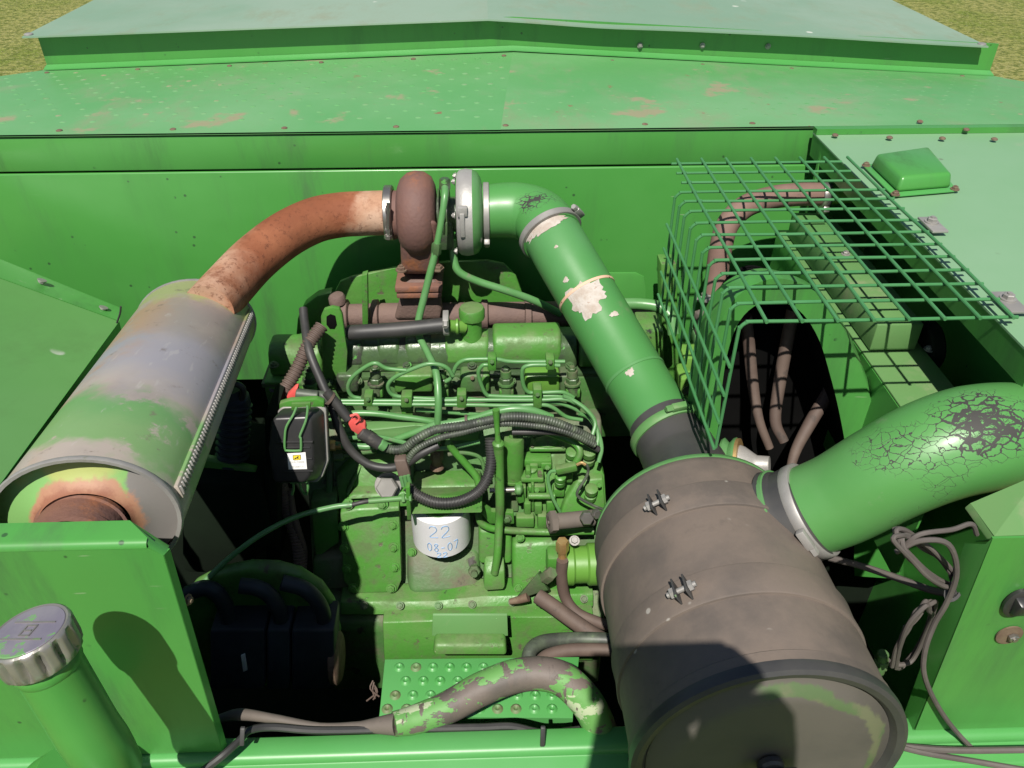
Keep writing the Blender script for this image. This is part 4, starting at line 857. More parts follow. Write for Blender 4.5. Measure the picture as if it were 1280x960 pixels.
cast('cooler_housing', [(515, 608, 1.202), (602, 606, 1.202), (602, 622, 1.19), (515, 624, 1.19)], (0, 0.05, 0), EG, 0.007, seg=3)
cast('cooler_flange', [(508, 625, 1.18), (603, 623, 1.18), (603, 641, 1.105), (508, 643, 1.105)], (0, 0.05, 0.0), EG, 0.003)
for px, py in ((435, 630), (478, 630), (525, 630), (560, 632)): bolt(P(px, py, 1.186 if px < 500 else 1.155), (0, -0.85, 0.5), en, EG, 1.15)
# inspection cover
PT = [(425, 642, 1.178), (446, 637, 1.181), (499, 634, 1.183), (502, 726, 1.115), (496, 741, 1.105), (441, 742, 1.105), (429, 726, 1.115)]
cv = cast('inspection_cover', PT, (0, 0.03, 0.008), EG, 0.004)
cvn = (P(*PT[3]) - P(*PT[1])).cross(P(*PT[2]) - P(*PT[1])).normalized(); cvn = cvn if cvn.y < 0 else -cvn
pl0 = P(*PT[2])
def onplate(px, py):
    d = ray(px, py); o = Vector((0, 0, CAM_Z)); return o + d * ((pl0 - o).dot(cvn) / d.dot(cvn))
for px, py in ((429, 658), (491, 656), (431, 685), (492, 684), (434, 711), (493, 709), (442, 735), (489, 735)): bolt(onplate(px, py), cvn, cv, EG, 1.05)
# lower ledge, frame rail, sump details
cast('pan_rail', [(425, 752, 1.085), (540, 752, 1.085), (600, 746, 1.085), (742, 742, 1.085), (742, 760, 1.07), (600, 764, 1.07), (540, 768, 1.07), (425, 770, 1.07)], (0, 0.05, 0), EG, 0.004)
cast('frame_rail', [(478, 778, 1.045), (640, 772, 1.045), (742, 770, 1.045), (742, 826, 1.02), (480, 826, 1.02)], (0, 0.05, 0), EG, 0.004)
cast('cover_plate', [(541, 769, 1.01), (634, 769, 1.01), (635, 795, 0.99), (540, 795, 0.99)], (0, 0.004, 0.002), 'dull_green', 0.001)
cast('mount_block', [(545, 797, 1.0), (632, 797, 1.0), (633, 818, 0.985), (543, 818, 0.985)], (0, 0.04, 0), ED, 0.004)
for px in (561, 578, 595, 612): bolt(P(px, 800, 0.994), (0, -0.6, 0.8), en, ED, 0.85)
cast('mount_pad', [(543, 806, 0.965), (632, 806, 0.965), (634, 820, 0.955), (541, 820, 0.955)], (0, 0.03, 0), EG, 0.006, seg=3)
cast('pan_bulge', [(508, 688, 1.165), (600, 690, 1.165), (602, 744, 1.105), (508, 748, 1.10)], (0, 0.05, 0), ED, 0.02, seg=4)
cast('pan_bulge', [(640, 680, 1.15), (700, 676, 1.15), (700, 742, 1.095), (640, 744, 1.095)], (0, 0.05, 0), EG, 0.01, seg=3)
cast('block_boss', [(598, 662, 1.165), (640, 664, 1.165), (640, 706, 1.135), (598, 706, 1.135)], (0, 0.05, 0), EG, 0.008, seg=3)
m = MB(); q = P(593, 712, 1.128); m.hexa(q, q + Vector((0, -0.012, 0.006)), 0.013); m.cyl(q, q + Vector((0, -0.022, 0.010)), 0.007, 10); part('drain_bolt', m, ED, en)
for px in (455, 500, 548, 590, 640, 690, 730): bolt(P(px, 757 - max(0, px - 560) * .05, 1.074), (0, -0.7, 0.7), en, ED, 0.8)
for px, py, Y in ((515, 690, 1.16), (580, 660, 1.165), (650, 672, 1.148), (690, 690, 1.135), (648, 735, 1.10)): bolt(P(px, py, Y), (0, -0.85, 0.5), en, EG, 0.9)
for px in (448, 545, 570, 640, 705): bolt(P(px, 476, 1.342), (0, -0.9, 0.4), en, ED, 0.8)
for px in (408, 510, 640, 738): cast('crankcase_rib', [(px, 560, 1.262), (px + 7, 560, 1.262), (px + 8, 640, 1.205), (px - 1, 640, 1.205)], (0, 0.05, 0), ED, 0.003)
for a_, b_ in (((728, 508, 1.275), (748, 545, 1.23)), ((736, 522, 1.27), (752, 560, 1.21)), ((716, 500, 1.272), (744, 528, 1.24))):
    part('injection_line', MB().tube([P(a_[0] - 12, a_[1] - 5, a_[2]), P(*a_), P((a_[0] + b_[0]) / 2 + 3, (a_[1] + b_[1]) / 2 - 2, (a_[2] + b_[2]) / 2), P(*b_), P(b_[0] - 4, b_[1] + 18, b_[2] - .02)], .0042, 8, 5), 'line_green', en)
for px, py, w in ((470, 524, 30), (560, 520, 44), (640, 517, 30)): cast('head_lug', [(px - w / 2, py - 6, 1.325), (px + w / 2, py - 6, 1.325), (px + w / 2, py + 8, 1.315), (px - w / 2, py + 8, 1.315)], (0, 0.03, 0), ED, 0.004)
part('fuel_pipe', MB().tube([P(432, 548, 1.225), P(470, 546, 1.225), P(500, 552, 1.222), P(530, 560, 1.22), P(560, 560, 1.215), P(600, 552, 1.215)], .0045, 8, 6), 'line_green', en)
part('fuel_pipe', MB().tube([P(560, 568, 1.20), P(580, 566, 1.20), P(600, 572, 1.195), P(606, 590, 1.185)], .004, 8, 6), ED, en)
# dipstick tube
ds = cast('dipstick_base', [(605, 716, 1.10), (631, 714, 1.10), (632, 738, 1.082), (604, 740, 1.082)], (0, 0.03, 0.02), EG, 0.006)
m = MB(); m.tube([P(623, 556, 1.165), P(624, 590, 1.16), P(625, 630, 1.145), P(624, 652, 1.14), P(622, 690, 1.11), P(618, 717, 1.095)], [0.010, 0.0095, 0.009, 0.0085, 0.008, 0.0078], 12, 5); part('dipstick_tube', m, EG, en)
m = MB(); m.tube([P(620, 512, 1.175), P(621, 530, 1.172), P(622, 545, 1.167), P(623, 560, 1.165)], [0.007, 0.0055, 0.005, 0.009], 10, 4); m.lathe(P(623, 556, 1.165), (0, 0, 1), [(-.004, .011), (.004, .012), (.008, .008)], 12); part('dipstick_handle', m, EG, en)
m = MB(); m.prism(PS(1.155, (603, 630), (614, 641), (642, 641), (643, 655), (612, 655), (602, 643)), (0, 0.012, 0), 0.002); db = part('dipstick_bracket', m, EG, en); bolt(P(634, 648, 1.154), (0, -1, 0.2), db, ED, 0.95)
# coolant transfer pipe
part('transfer_pipe', MB().tube([P(560, 553, 1.20), P(567, 563, 1.20), P(585, 583, 1.195), P(597, 600, 1.185), P(599, 625, 1.17), P(599, 648, 1.16), P(606, 657, 1.155), P(625, 662, 1.155), P(680, 665, 1.155), P(742, 664, 1.155)], 0.0075, 12, 6), EG, en)
# fuel filter can
m = MB(); q = P(641, 603, 1.215); t_ = P(641, 546, 1.215); Lf = t_.z - q.z
m.lathe(q, (0, 0, 1), [(0, .014), (.008, .021), (Lf - .006, .0225), (Lf, .020), (Lf + .001, .008), (Lf + .006, .007)], 24); m.lathe(q + up * (Lf * .10), (0, 0, 1), [(0, .024), (.005, .024)], 24); part('filter_bowl', m, EG, en)
# ================================================================== injection pump
ip = thing('injection_pump', 'intricate green fuel injection pump between dipstick and canister', 'pump', P(710, 665, 1.16))
def ipb(name, a, b, c, d, Y, dep, mat=EG, bev=0.004, Y2=None, par=None):
    Y2 = Y2 or Y; m = MB(); m.prism([P(a, b, Y), P(c, b, Y), P(c, d, Y2), P(a, d, Y2)], (0, dep, 0), bev, 2); return part(name, m, mat, par or ip)
m = MB(); m.prism([P(658, 572, 1.245), P(742, 560, 1.25), P(756, 595, 1.22), P(760, 655, 1.175), P(655, 664, 1.172)], (0, 0.09, 0), 0.006); part('body', m, EG, ip)
m = MB(); m.prism([P(722, 600, 1.208), P(754, 598, 1.208), P(757, 640, 1.178), P(700, 645, 1.174), P(706, 626, 1.19)], (0, 0.04, 0), 0.004); part('side_plate', m, EG, ip)
lq = [PZ(663, 560, 1.03), PZ(688, 563, 1.03), PZ(708, 559, 1.03), PZ(706, 550, 1.03), PZ(668, 550, 1.03)]
m = MB(); lq = [PZ(661, 566, 1.075), PZ(708, 566, 1.075), PZ(706, 551, 1.075), PZ(664, 551, 1.075)]; m.prism(lq, (0, 0, 0.012), 0.005, 3); ld = part('governor_lid', m, EG, ip)
ct = sum(lq, Vector()) / 4; m = MB(); m.lathe(ct + up * 0.012, (0, 0, 1), [(0, .026), (.004, .024), (.008, .016), (.009, .004)], 20, (1, .7)); part('lid_dome', m, EG, ld)
for p in lq: bolt(ct + (p - ct) * 0.82 + up * 0.012, (0, 0, 1), ld, ED, 0.55, False)
for px, py, rr, h in ((735, 572, .013, .030), (714, 572, .011, .026), (738, 618, .0115, .028), (664, 590, .010, .02), (700, 600, .010, .02)):
    yv = 1.225 if py < 595 else 1.19
    m = MB(); q = P(px, py, yv); m.lathe(q - up * .01, (0, -0.25, 1), [(0, rr * 1.1), (.012, rr * 1.1), (.013, rr * .85), (h * .8, rr * .85), (h * .82, rr * 1.15), (h + .008, rr * 1.15), (h + .010, rr * .8)], 14); part('valve_cap', m, EG, ip)
for a in ((655, 576, 690, 585, 1.222, .03), (662, 582, 673, 600, 1.215, .03), (676, 580, 690, 588, 1.218, .03), (651, 599, 680, 604, 1.195, .03), (657, 588, 664, 598, 1.20, .02), (645, 610, 658, 628, 1.19, .02), (660, 609, 682, 616, 1.19, .03), (655, 630, 664, 644, 1.175, .02), (668, 632, 678, 644, 1.176, .02), (664, 606, 668, 640, 1.186, .02), (645, 648, 668, 660, 1.165, .02), (672, 646, 684, 662, 1.168, .02), (700, 592, 716, 604, 1.20, .02), (692, 612, 706, 622, 1.192, .02), (672, 592, 680, 608, 1.20, .02), (683, 628, 694, 642, 1.176, .02)):
    ipb('boss', *a)
for px, py in ((660, 594), (684, 584), (671, 612), (660, 637), (690, 617), (726, 606), (749, 606), (728, 640), (751, 636)): bolt(P(px, py, 1.19 if py > 600 else 1.205), (0, -0.85, 0.5), ip, EG, 0.75, False)
part('spill_pipe', MB().tube([P(640, 536, 1.235), P(672, 537, 1.235), P(698, 545, 1.23), P(717, 553, 1.22), P(725, 565, 1.205), P(719, 580, 1.195)], 0.0075, 12, 6), EG, ip)
part('link_rod', MB().cyl(P(612, 613, 1.175), P(648, 612, 1.175), 0.0055, 10), 'steel', ip)
m = MB(); m.lathe(P(648, 612, 1.175) - X * .008, X, [(0, .006), (.004, .011), (.012, .011), (.016, .006)], 12); part('rod_end', m, 'dull_green', ip)
part('link_lever', MB().prism(PS(1.178, (644, 606), (653, 606), (656, 628), (648, 630)), (0, .008, 0), .002), EG, ip)
part('cross_shaft', MB().cyl(P(660, 620, 1.178), P(694, 620, 1.178), 0.007, 12, .001), EG, ip)
cq = P(708, 585, 1.175); m = MB(); m.box(cq, (0.042, 0.016, 0.016), 0.003, Matrix.Rotation(R(-14), 3, 'Y')); cn = part('connector', m, EG, ip)
part('lead', MB().tube([P(697, 588, 1.175), P(688, 590, 1.175), P(685, 600, 1.172), P(690, 620, 1.162), P(698, 636, 1.155), P(703, 645, 1.155)], .0035, 8, 6), 'line_green', ip)
part('lead', MB().tube([P(720, 582, 1.175), P(728, 579, 1.175), P(735, 584, 1.172), P(733, 596, 1.168), P(722, 614, 1.158), P(724, 622, 1.155), P(740, 631, 1.15), P(754, 637, 1.148)], .003, 8, 6), 'loom', ip)
part('lead', MB().tube([P(721, 581, 1.1725), P(727, 578.5, 1.1725), P(732, 581, 1.170)], .0032, 8, 4), 'brass', ip)
# fuel union
fu = thing('fuel_union', 'grey-brown fuel union with hexagonal open end below the injection pump', 'pipe fitting', P(712, 660, 1.13))
d_ = (P(742, 647, 1.135) - P(690, 652, 1.115))
m = MB(); m.cyl(P(694, 652, 1.117), P(742, 647, 1.135), .0165, 20, .002); part('barrel', m, 'rubber_dusty', fu)
m = MB(); q = P(686, 653, 1.113); m.hexa(q + d_.normalized() * .014, q, .023); m.lathe(q, -d_, [(0, .017), (.001, .012), (-.004, .011), (-.004, .004), (.002, .003)], 16); part('hex_end', m, 'rubber_dusty', fu)
m = MB(); q = P(733, 646, 1.11); m.hexa(q, q + Vector((0, -.012, .006)), .014); part('banjo_bolt', m, 'steel', fu)
m = MB(); q = P(744, 641, 1.12); m.hexa(q, q + Vector((.004, -.010, .004)), .010); part('banjo_bolt', m, 'steel', fu)
# lift pump, sensor and cock below it
lp = thing('lift_pump', 'round lime-green fuel lift pump low beside the canister', 'pump', P(720, 735, 1.1))
m = MB(); m.lathe(P(702, 706, 1.10), X, [(0, .034), (.004, .042), (.022, .042), (.026, .038), (.05, .038), (.054, .043), (.075, .043), (.08, .036)], 24); part('body', m, 'lime_green', lp)
m = MB(); m.box(P(695, 700, 1.10), (.04, .04, .05), .008); part('inlet_boss', m, EG, lp)
bolt(P(718, 676, 1.10), (0, -.5, 1), lp, 'zinc', 1.0)
m = MB(); q = P(703, 700, 1.075); m.cyl(q, P(703, 682, 1.075), .009, 14); m.hexa(P(703, 688, 1.075), P(703, 676, 1.075), .013); part('sender', m, 'brass', lp)
ck = thing('drain_cock', 'corroded drain cock casting with tap lever under the engine block', 'valve', P(665, 745, 1.06))
m = MB(); m.hull8([P(p_, q_, 1.09) for p_, q_ in ((640, 752), (662, 742), (690, 740), (676, 712))], [P(p_, q_, 1.06) for p_, q_ in ((645, 750), (664, 744), (686, 738), (672, 716))], .004); part('body', m, ED, ck)
m = MB(); m.tube(PS(1.055, (660, 746), (648, 750), (637, 752)), [.010, .008, .006], 10, 3); part('lever', m, 'bolt_rust', ck)
m = MB(); q = P(672, 744, 1.05); m.cyl(q, q + Vector((.012, -.012, -.012)), .012, 12, .002); part('hose_tail', m, ED, ck)
part('gland', MB().hexa(P(682, 722, 1.065), P(690, 716, 1.055), .014), ED, ck)
# oil filter with handwritten service note
of2 = thing('oil_filter', 'white spin-on oil filter with blue handwritten date', 'oil filter', P(552, 675, 1.17))
fc = P(552.5, 668, 1.17); zb_ = fc.z - 0.012; rF = 0.060
m = MB(); m.lathe(Vector((fc.x, fc.y, zb_)), (0, 0, 1), [(0, .001), (0.0, .040), (.002, .053), (.008, rF), (.103, rF), (.105, .055), (.105, .001)], 48, cap=False); part('can', m, 'filter_white', of2)
m = MB(); m.lathe(Vector((fc.x, fc.y, zb_ + .1045)), (0, 0, 1), [(0, .040), (.0, .043), (.003, .043), (.004, .04)], 32); part('filter_head', m, EG, of2)
GL = {'2': [(0, .8), (.2, 1), (.7, 1), (.9, .75), (.7, .5), (0, 0), (1, .02)], '0': [(.5, 1), (.1, .75), (.1, .25), (.5, 0), (.9, .25), (.9, .75), (.5, 1)],
      '8': [(.9, .85), (.5, 1), (.15, .8), (.5, .55), (.9, .25), (.5, 0), (.1, .25), (.5, .52), (.9, .85)], '7': [(0, 1), (.9, 1), (.35, 0)], '-': [(.1, .45), (.8, .48)]}
def script(txt, th, z, h, w):
    for ch in txt:
        pts = [Vector((fc.x + math.sin(th + a_ * w / rF) * (rF + .0003), fc.y - math.cos(th + a_ * w / rF) * (rF + .0003), z + b_ * h)) for a_, b_ in GL[ch]]
        part('pen_stroke', MB().tube(pts, .0009, 6, 4), 'ink_blue', of2); th += w * 1.45 / rF
script('22', -.32, zb_ + .066, .030, .0165); script('08-07', -.44, zb_ + .026, .022, .0095); script('22', -.12, zb_ + .009, .013, .0085)
# ================================================================== wire guard
gd = thing('wire_guard', 'green welded wire mesh guard box over the fan duct', 'wire guard', V(0.55, 1.2, 0.75))
ZG = 0.548; wr = 0.0025
gx = [PZ(px, 407, ZG).x for px in (958, 1003, 1048, 1094, 1139, 1184, 1229, 1272)]
gxl = PZ(928, 407, ZG).x                    # left side plane
gy = [PZ(640, py, ZG).y for py in (207, 219, 231, 243, 254.5, 267, 282, 297, 313, 329, 346, 364, 384, 407)]
gyf, gyn = gy[0], gy[-1]
for i, xx in enumerate(gx):                 # wires running away from the viewer, on top of the cross wires
    y1 = gyf - 0.012 if i < 7 else gy[3]
    part('wire', MB().tube([V(xx, gyn - 0.010, ZG - 0.0046), V(xx + 0.0015 * math.sin(i * 3), gyn * .67 + gyf * .33, ZG - 0.0046 + 0.002 * math.sin(i * 1.7)), V(xx - 0.0012 * math.cos(i * 2), gyn * .33 + gyf * .67, ZG - 0.0042), V(xx, gyf + 0.012, ZG - 0.0046)], wr, 8, 4), 'wire_green', gd)
xr = gx[-1] + 0.012
for j, yy in enumerate(gy):
    if j < 3: pts = [V(gx[0] - 0.012, yy, ZG), V((gx[0] + xr) / 2, yy, ZG), V(gx[6] + 0.03, yy, ZG)]
    else:
        rb = 0.015; pts = [V(gxl, yy, ZG + 0.215)] + [V(gxl, yy, ZG + 0.12), V(gxl, yy, ZG + rb * 1.1)]
        pts += [V(gxl + rb * (1 - math.cos(R(t))), yy, ZG + rb * (1 - math.sin(R(t)))) for t in (20, 45, 70)]
        pts += [V(gxl + rb * 1.2, yy, ZG), V((gx[2] + gx[3]) / 2, yy, ZG + 0.001 * math.sin(j * 2)), V(xr, yy, ZG)]
    part('wire', MB().tube(pts, wr, 8, 4), 'wire_green', gd)
for k in range(4):
    zz = ZG + 0.065 + k * 0.048
    part('wire', MB().tube([V(gxl - 0.0058, gyn - 0.01, zz), V(gxl - 0.0055, (gyn + gy[3]) / 2, zz), V(gxl - 0.0058, gy[3] + 0.012, zz)], wr, 8, 4), 'wire_green', gd)
m = MB(); rw_ = random.Random(5)
for xx in gx[:7]:
    for yy in gy: m.lathe(V(xx + 0.0025, yy - 0.0025, ZG + 0.0005), (rw_.uniform(-.5, .5), rw_.uniform(-.5, .5), 1), [(0, .0012), (.0012, .0034), (.0034, .0034), (.0050, .0010)], 6)
part('weld_beads', m, 'wire_green', gd, kind='stuff')
for px, py in ((1166, 281), (1262, 378)):
    q = PZ(px, py, 0.553); m = MB(); m.box(q, (0.026, 0.055, 0.004), 0.001, Matrix.Rotation(R(0), 3, 'Z')); hc_ = part('hold_down', m, 'zinc', gd); bolt(q + Vector((0, 0.006, 0.002)), (0, 0, 1), hc_, 'zinc', 1.05)
# ================================================================== duct beam with box
db_ = thing('duct_beam', 'green boxed beam crossing under the wire guard with faded top', 'beam', V(0.68, 1.2, 0.85))
bx0, bx1 = PZ(1100, 456, 0.75).x, PZ(1160, 456, 0.75).x
m = MB(); m.box(V((bx0 + bx1) / 2, 1.335, 0.726), (bx1 - bx0, 0.45, 0.052), 0.003); part('box', m, 'dull_green', db_)
m = MB(); m.box(V((bx0 + bx1) / 2 + 0.004, 1.20, 0.756), (bx1 - bx0 + 0.028, 0.78, 0.004), 0.001); part('flange_plate', m, 'dull_green', db_)
m = MB(); m.strip([V(bx0 - 0.011, 0.82, 0.7585), V(bx0 - 0.011, 1.59, 0.7585)], [V(bx0 - 0.012, 0.82, 0.99), V(bx0 - 0.012, 1.59, 0.99)], 0.003, X); part('web', m, 'green_panel', db_)
for yy in (1.10, 1.09): pass
for px, py in ((1057, 318), (1161, 437)): bolt(PZ(px, py, 0.70 if py < 400 else 0.75), (0, 0, 1), db_, 'zinc', 0.8)
q = P(1113, 500, 1.02); bolt(q, (-1, -0.3, 0.2), db_, 'zinc', 0.9)
m = MB(); m.cyl(P(1168, 430, 1.14), P(1150, 432, 1.14), 0.045, 24, 0.004); part('bearing_boss', m, 'bay_shade', db_)
# ================================================================== fan duct shroud and black sheets standing in for the shade behind
sh = thing('fan_duct', 'green curved duct mouth with its inner shade put in as black sheets', 'duct', V(0.45, 1.15, 1.2))
inn = [(893, 600), (898, 545), (903, 480), (913, 428), (930, 394), (956, 377), (982, 379), (1004, 393), (1024, 425), (1038, 470), (1049, 515), (1058, 565), (1066, 630), (1068, 720)]
out = [(862, 600), (868, 530), (876, 455), (890, 400), (914, 362), (956, 341), (996, 346), (1030, 370), (1060, 415), (1080, 462), (1098, 512), (1114, 565), (1126, 630), (1130, 720)]
A_ = catmull([P(a, b, 1.04) for a, b in inn], 4); B_ = catmull([P(a, b, 1.06) for a, b in out], 4)
m = MB(); cA = [p + Vector((0, .0, .0)) for p in A_]; mid = [a.lerp(b, .75) + Vector((0, -0.016, 0.010)) for a, b in zip(A_, B_)]
B2 = [b + Vector((0, 0.05, -0.02)) for b in B_]
m.strip(A_, mid); m.strip(mid, B_); m.strip(B_, B2)
bmesh.ops.remove_doubles(m.bm, verts=m.bm.verts[:], dist=0.0003); part('mouth_rim', m, 'green_panel', sh, ang=70)
m = MB(); m.strip(A_, [a + Vector((0, 0.11, 0)) for a in A_]); part('duct_lining', m, 'shade_black', sh)
m = MB(); m.prism([a + Vector((0, .105, 0)) for a in A_], (0, 0.01, 0)); part('shade_sheet', m, 'shade_black', sh)  # flat black sheet stands in for deep shade inside the duct
cz = P(880, 600, 1.16).z
m = MB(); m.strip([P(866, 600, 1.15), P(866, 600, 1.15) + Vector((0, .35, 0))], [P(872, 900, 1.15), P(872, 900, 1.15) + Vector((0, .35, 0))], 0); part('side_sheet', m, 'bay_shade', sh)
m = MB(); m.prism([P(1112, 520, 1.16), P(1290, 520, 1.16), P(1290, 760, 1.16), P(1120, 760, 1.16)], (0, 0.01, 0)); part('lower_sheet', m, 'green_panel', sh)
m = MB(); m.prism([P(1000, 690, 1.14), P(1290, 690, 1.14), P(1290, 900, 1.14), P(1000, 900, 1.14)], (0, 0.01, 0)); part('lower_sheet', m, 'bay_shade', sh)
for i, (pts, rr) in enumerate((([(932, 395, 1.22), (936, 430, 1.20), (941, 480, 1.17), (949, 525, 1.14), (962, 560, 1.12)], [.016, .016, .015, .012, .011]),
                  ([(992, 385, 1.22), (985, 420, 1.20), (975, 475, 1.17), (969, 525, 1.14), (980, 552, 1.12)], [.017, .017, .0165, .015, .013]),
                  ([(1056, 455, 1.21), (1036, 490, 1.18), (1012, 530, 1.14), (994, 565, 1.11), (985, 600, 1.08)], [.018, .018, .017, .014, .010]))):
    m = MB(); m.tube([P(p[0], p[1], min(1.125, p[2] - .065)) for p in pts], [q * .66 for q in rr], 14, 6); o = part('taped_hose', m, 'conduit_dusty', sh)
# ================================================================== brown coolant hose under the guard
ch = thing('coolant_hose', 'dusty red-brown coolant hose bending down under the guard', 'hose', P(895, 400, 1.45))
paint('hose_brown', (0.150, 0.088, 0.070), (0.185, 0.115, 0.092), 8, grime=(0.105, 0.075, 0.062), grime_thr=0.58, grime_scale=18, rough=0.8, bump=0.12)
m = MB(); m.tube([P(1028, 243, 1.54), P(1000, 243, 1.54), P(965, 247, 1.535), P(932, 258, 1.52), P(910, 280, 1.50), P(901, 310, 1.48), P(896, 345, 1.46), P(894, 372, 1.44)], 0.0235, 22, 8); part('hose', m, 'hose_brown', ch)
clampband('hose_clamp', P(1030, 243, 1.54), X, 0.0245, 0.018, ch, 'steel', (0, -0.5, -0.8))
m = MB(); m.cyl(P(1020, 243, 1.54), P(1066, 240, 1.54), .0225, 20); part('spigot', m, 'lime_green', ch)
clampband('hose_clamp', P(894, 370, 1.44), P(894, 380, 1.435) - P(894, 360, 1.445), 0.0245, 0.015, ch, 'zinc', (-0.6, -0.8, 0))
m = MB(); m.cyl(P(894, 365, 1.44), P(893, 395, 1.43), .022, 18); m.box(P(890, 405, 1.42), (.075, .05, .045), .008); m.hexa(P(878, 398, 1.40), P(878, 390, 1.40), .014); m.hexa(P(904, 404, 1.395), P(904, 396, 1.395), .012); part('thermostat_elbow', m, 'rubber_dusty', ch)
wh = thing('water_pump', 'lime-green water pump blocks beside the guard', 'pump', P(870, 550, 1.25))
for (a, b, c, d, Y, dep, mt) in ((868, 418, 896, 442, 1.40, .05, 'line_green'), (855, 448, 892, 474, 1.33, .06, 'lime_green'), (850, 474, 893, 504, 1.30, .06, 'lime_green'), (852, 504, 868, 524, 1.27, .05, 'lime_green'), (869, 508, 879, 530, 1.27, .04, 'lime_green'), (876, 524, 884, 545, 1.25, .04, 'line_green'), (800, 414, 830, 468, 1.37, .08, 'engine_green')):
    m = MB(); m.prism([P(a, b, Y), P(c, b, Y), P(c, d, Y), P(a, d, Y)], (0, dep, 0), .005); part('casting', m, mt, wh)
for px, py, Y in ((881, 461, 1.329), (859, 488, 1.299)): m = MB(); q = P(px, py, Y); m.lathe(q, (0, -1, 0), [(0, .011), (.002, .011), (.002, .006), (-.01, .006)], 14); part('bolt_hole', m, 'steel', wh)
part('bypass_pipe', MB().tube([P(776, 380, 1.50), P(800, 380, 1.50), P(824, 384, 1.49), P(838, 396, 1.47), P(842, 418, 1.45)], .013, 14, 6), 'line_green', wh)
m = MB(); m.prism(PS(1.55, (826, 330), (846, 330), (850, 520), (830, 540)), (0, .05, 0), .004); part('support_plate', m, 'engine_green', wh)
# pulley beside the canister
pu = thing('belt_pulley', 'small grooved pulley with yellowed belt edge behind the canister', 'pulley', P(940, 600, 1.02))
pc = P(918, 580, 1.02); pdv = Vector((0.85, -0.35, 0.25)).normalized()
m = MB(); m.lathe(pc - pdv * .02, pdv, [(0, .02), (0, .043), (.004, .045), (.012, .036), (.020, .045), (.024, .046), (.026, .040)], 32); part('sheave', m, 'line_green', pu)
m = MB(); m.lathe(pc + pdv * .004, pdv, [(0, .030), (0, .0445), (.006, .0445), (.006, .030)], 32, cap=False); part('belt', m, 'brass', pu)
m = MB(); m.lathe(pc + pdv * .008, pdv, [(0, .034), (.010, .030), (.024, .020), (.03, .016), (.05, .015)], 24); part('hub', m, 'aluminium', pu)
# corner gusset upper right of the end cowling
gs = thing('gusset_plate', 'faded yellowish green gusset plate below the fat hose at right', 'plate', P(1240, 640, 0.66))
m = MB(); m.prism([P(1213, 629, 0.68), P(1300, 592, 0.70), P(1300, 668, 0.628), P(1243, 670, 0.628)], (0, 0, -0.003), 0); part('plate', m, 'dull_green', gs)
m = MB(); m.strip([P(1213, 629, 0.68), P(1243, 670, 0.6285)], [P(1207, 634, 0.68), P(1237, 676, 0.6285)], 0.002, -up); part('lip', m, 'dull_green', gs)
# ================================================================== cable coil by the right cowling
paint('cable_grey', (0.075, 0.064, 0.058), (0.10, 0.086, 0.077), 20, grime=(0.07, 0.06, 0.055), grime_thr=0.6, grime_scale=30, rough=0.7, bump=0.1)
cc = thing('cable_coil', 'dusty grey cable coiled in loops beside the right cowling', 'cable', P(1170, 760, 0.68))
rnd = random.Random(11)
def loop(cx, cy, w, h, ang, n, Y, rr, jit, name='cable_loop'):
    for k in range(n):
        pts = []
        for i in range(11):
            t = 2 * math.pi * i / 10 + k * 0.4; ex, ey = math.cos(t) * w * (1 + rnd.uniform(-jit, jit)), math.sin(t) * h * (1 + rnd.uniform(-jit, jit))
            pts.append(P(cx + ex * math.cos(ang) - ey * math.sin(ang) + rnd.uniform(-2, 2), cy + ex * math.sin(ang) + ey * math.cos(ang) + rnd.uniform(-2, 2), Y + k * 0.004 - 0.012 * math.sin(t)))
        pts[-1] = pts[0] + Vector((0, .003, .002)); part(name, MB().tube(pts, rr, 8, 6), 'cable_grey', cc)
loop(1158, 700, 50, 13, R(42), 6, 0.625, .0029, .20)
loop(1142, 795, 44, 12, R(118), 5, 0.622, .0029, .18)
part('cable_run', MB().tube([P(1128, 684, .63), P(1150, 668, .63), P(1190, 662, .635), P(1214, 655, .64), P(1221, 668, .64)], .003, 8, 6), 'cable_grey', cc)
part('cable_run', MB().tube([P(1120, 690, .63), P(1150, 676, .625), P(1185, 680, .62), P(1196, 715, .615), P(1184, 752, .612), P(1168, 780, .61), P(1156, 815, .60), P(1157, 850, .592), P(1180, 895, .59), P(1215, 935, .578), P(1250, 960, .56), P(1290, 985, .55)], .0034, 8, 6), 'cable_grey', cc)
m = MB(); m.tube([P(1036, 697, .76), P(1075, 707, .735), P(1120, 722, .70), P(1165, 738, .665), P(1190, 742, .625)], .0048, 8, 6); part('cable_run', m, 'cable_grey', cc)
gc = thing('ground_cable', 'two grey cables lying along the rail at lower right', 'cable', P(1200, 940, 0.6))
part('cable', MB().tube([PZ(1100, 928, 1.042), PZ(1140, 934, 1.042), PZ(1200, 938, 1.042), PZ(1300, 937, 1.042)], .0045, 8, 4), 'cable_grey', gc)
part('cable', MB().tube([PZ(1100, 926, 1.040), PZ(1150, 940, 1.043), PZ(1220, 952, 1.055), PZ(1300, 966, 1.056)], .004, 8, 4), 'cable_grey', gc)
fl_ = thing('drain_fitting', 'dirty pale fitting tucked between canister and right cowling', 'pipe fitting', P(1100, 840, 0.66))
m = MB(); m.cyl(P(1098, 840, .66), P(1104, 816, .66), .008, 12, .002); m.hexa(P(1100, 832, .66), P(1102, 824, .66), .011); part('body', m, 'engine_dirty', fl_)
m = MB(); m.tube([P(1094, 850, .66), P(1100, 838, .66), P(1110, 825, .66)], .005, 8, 4); part('tail', m, 'cable_grey', fl_)
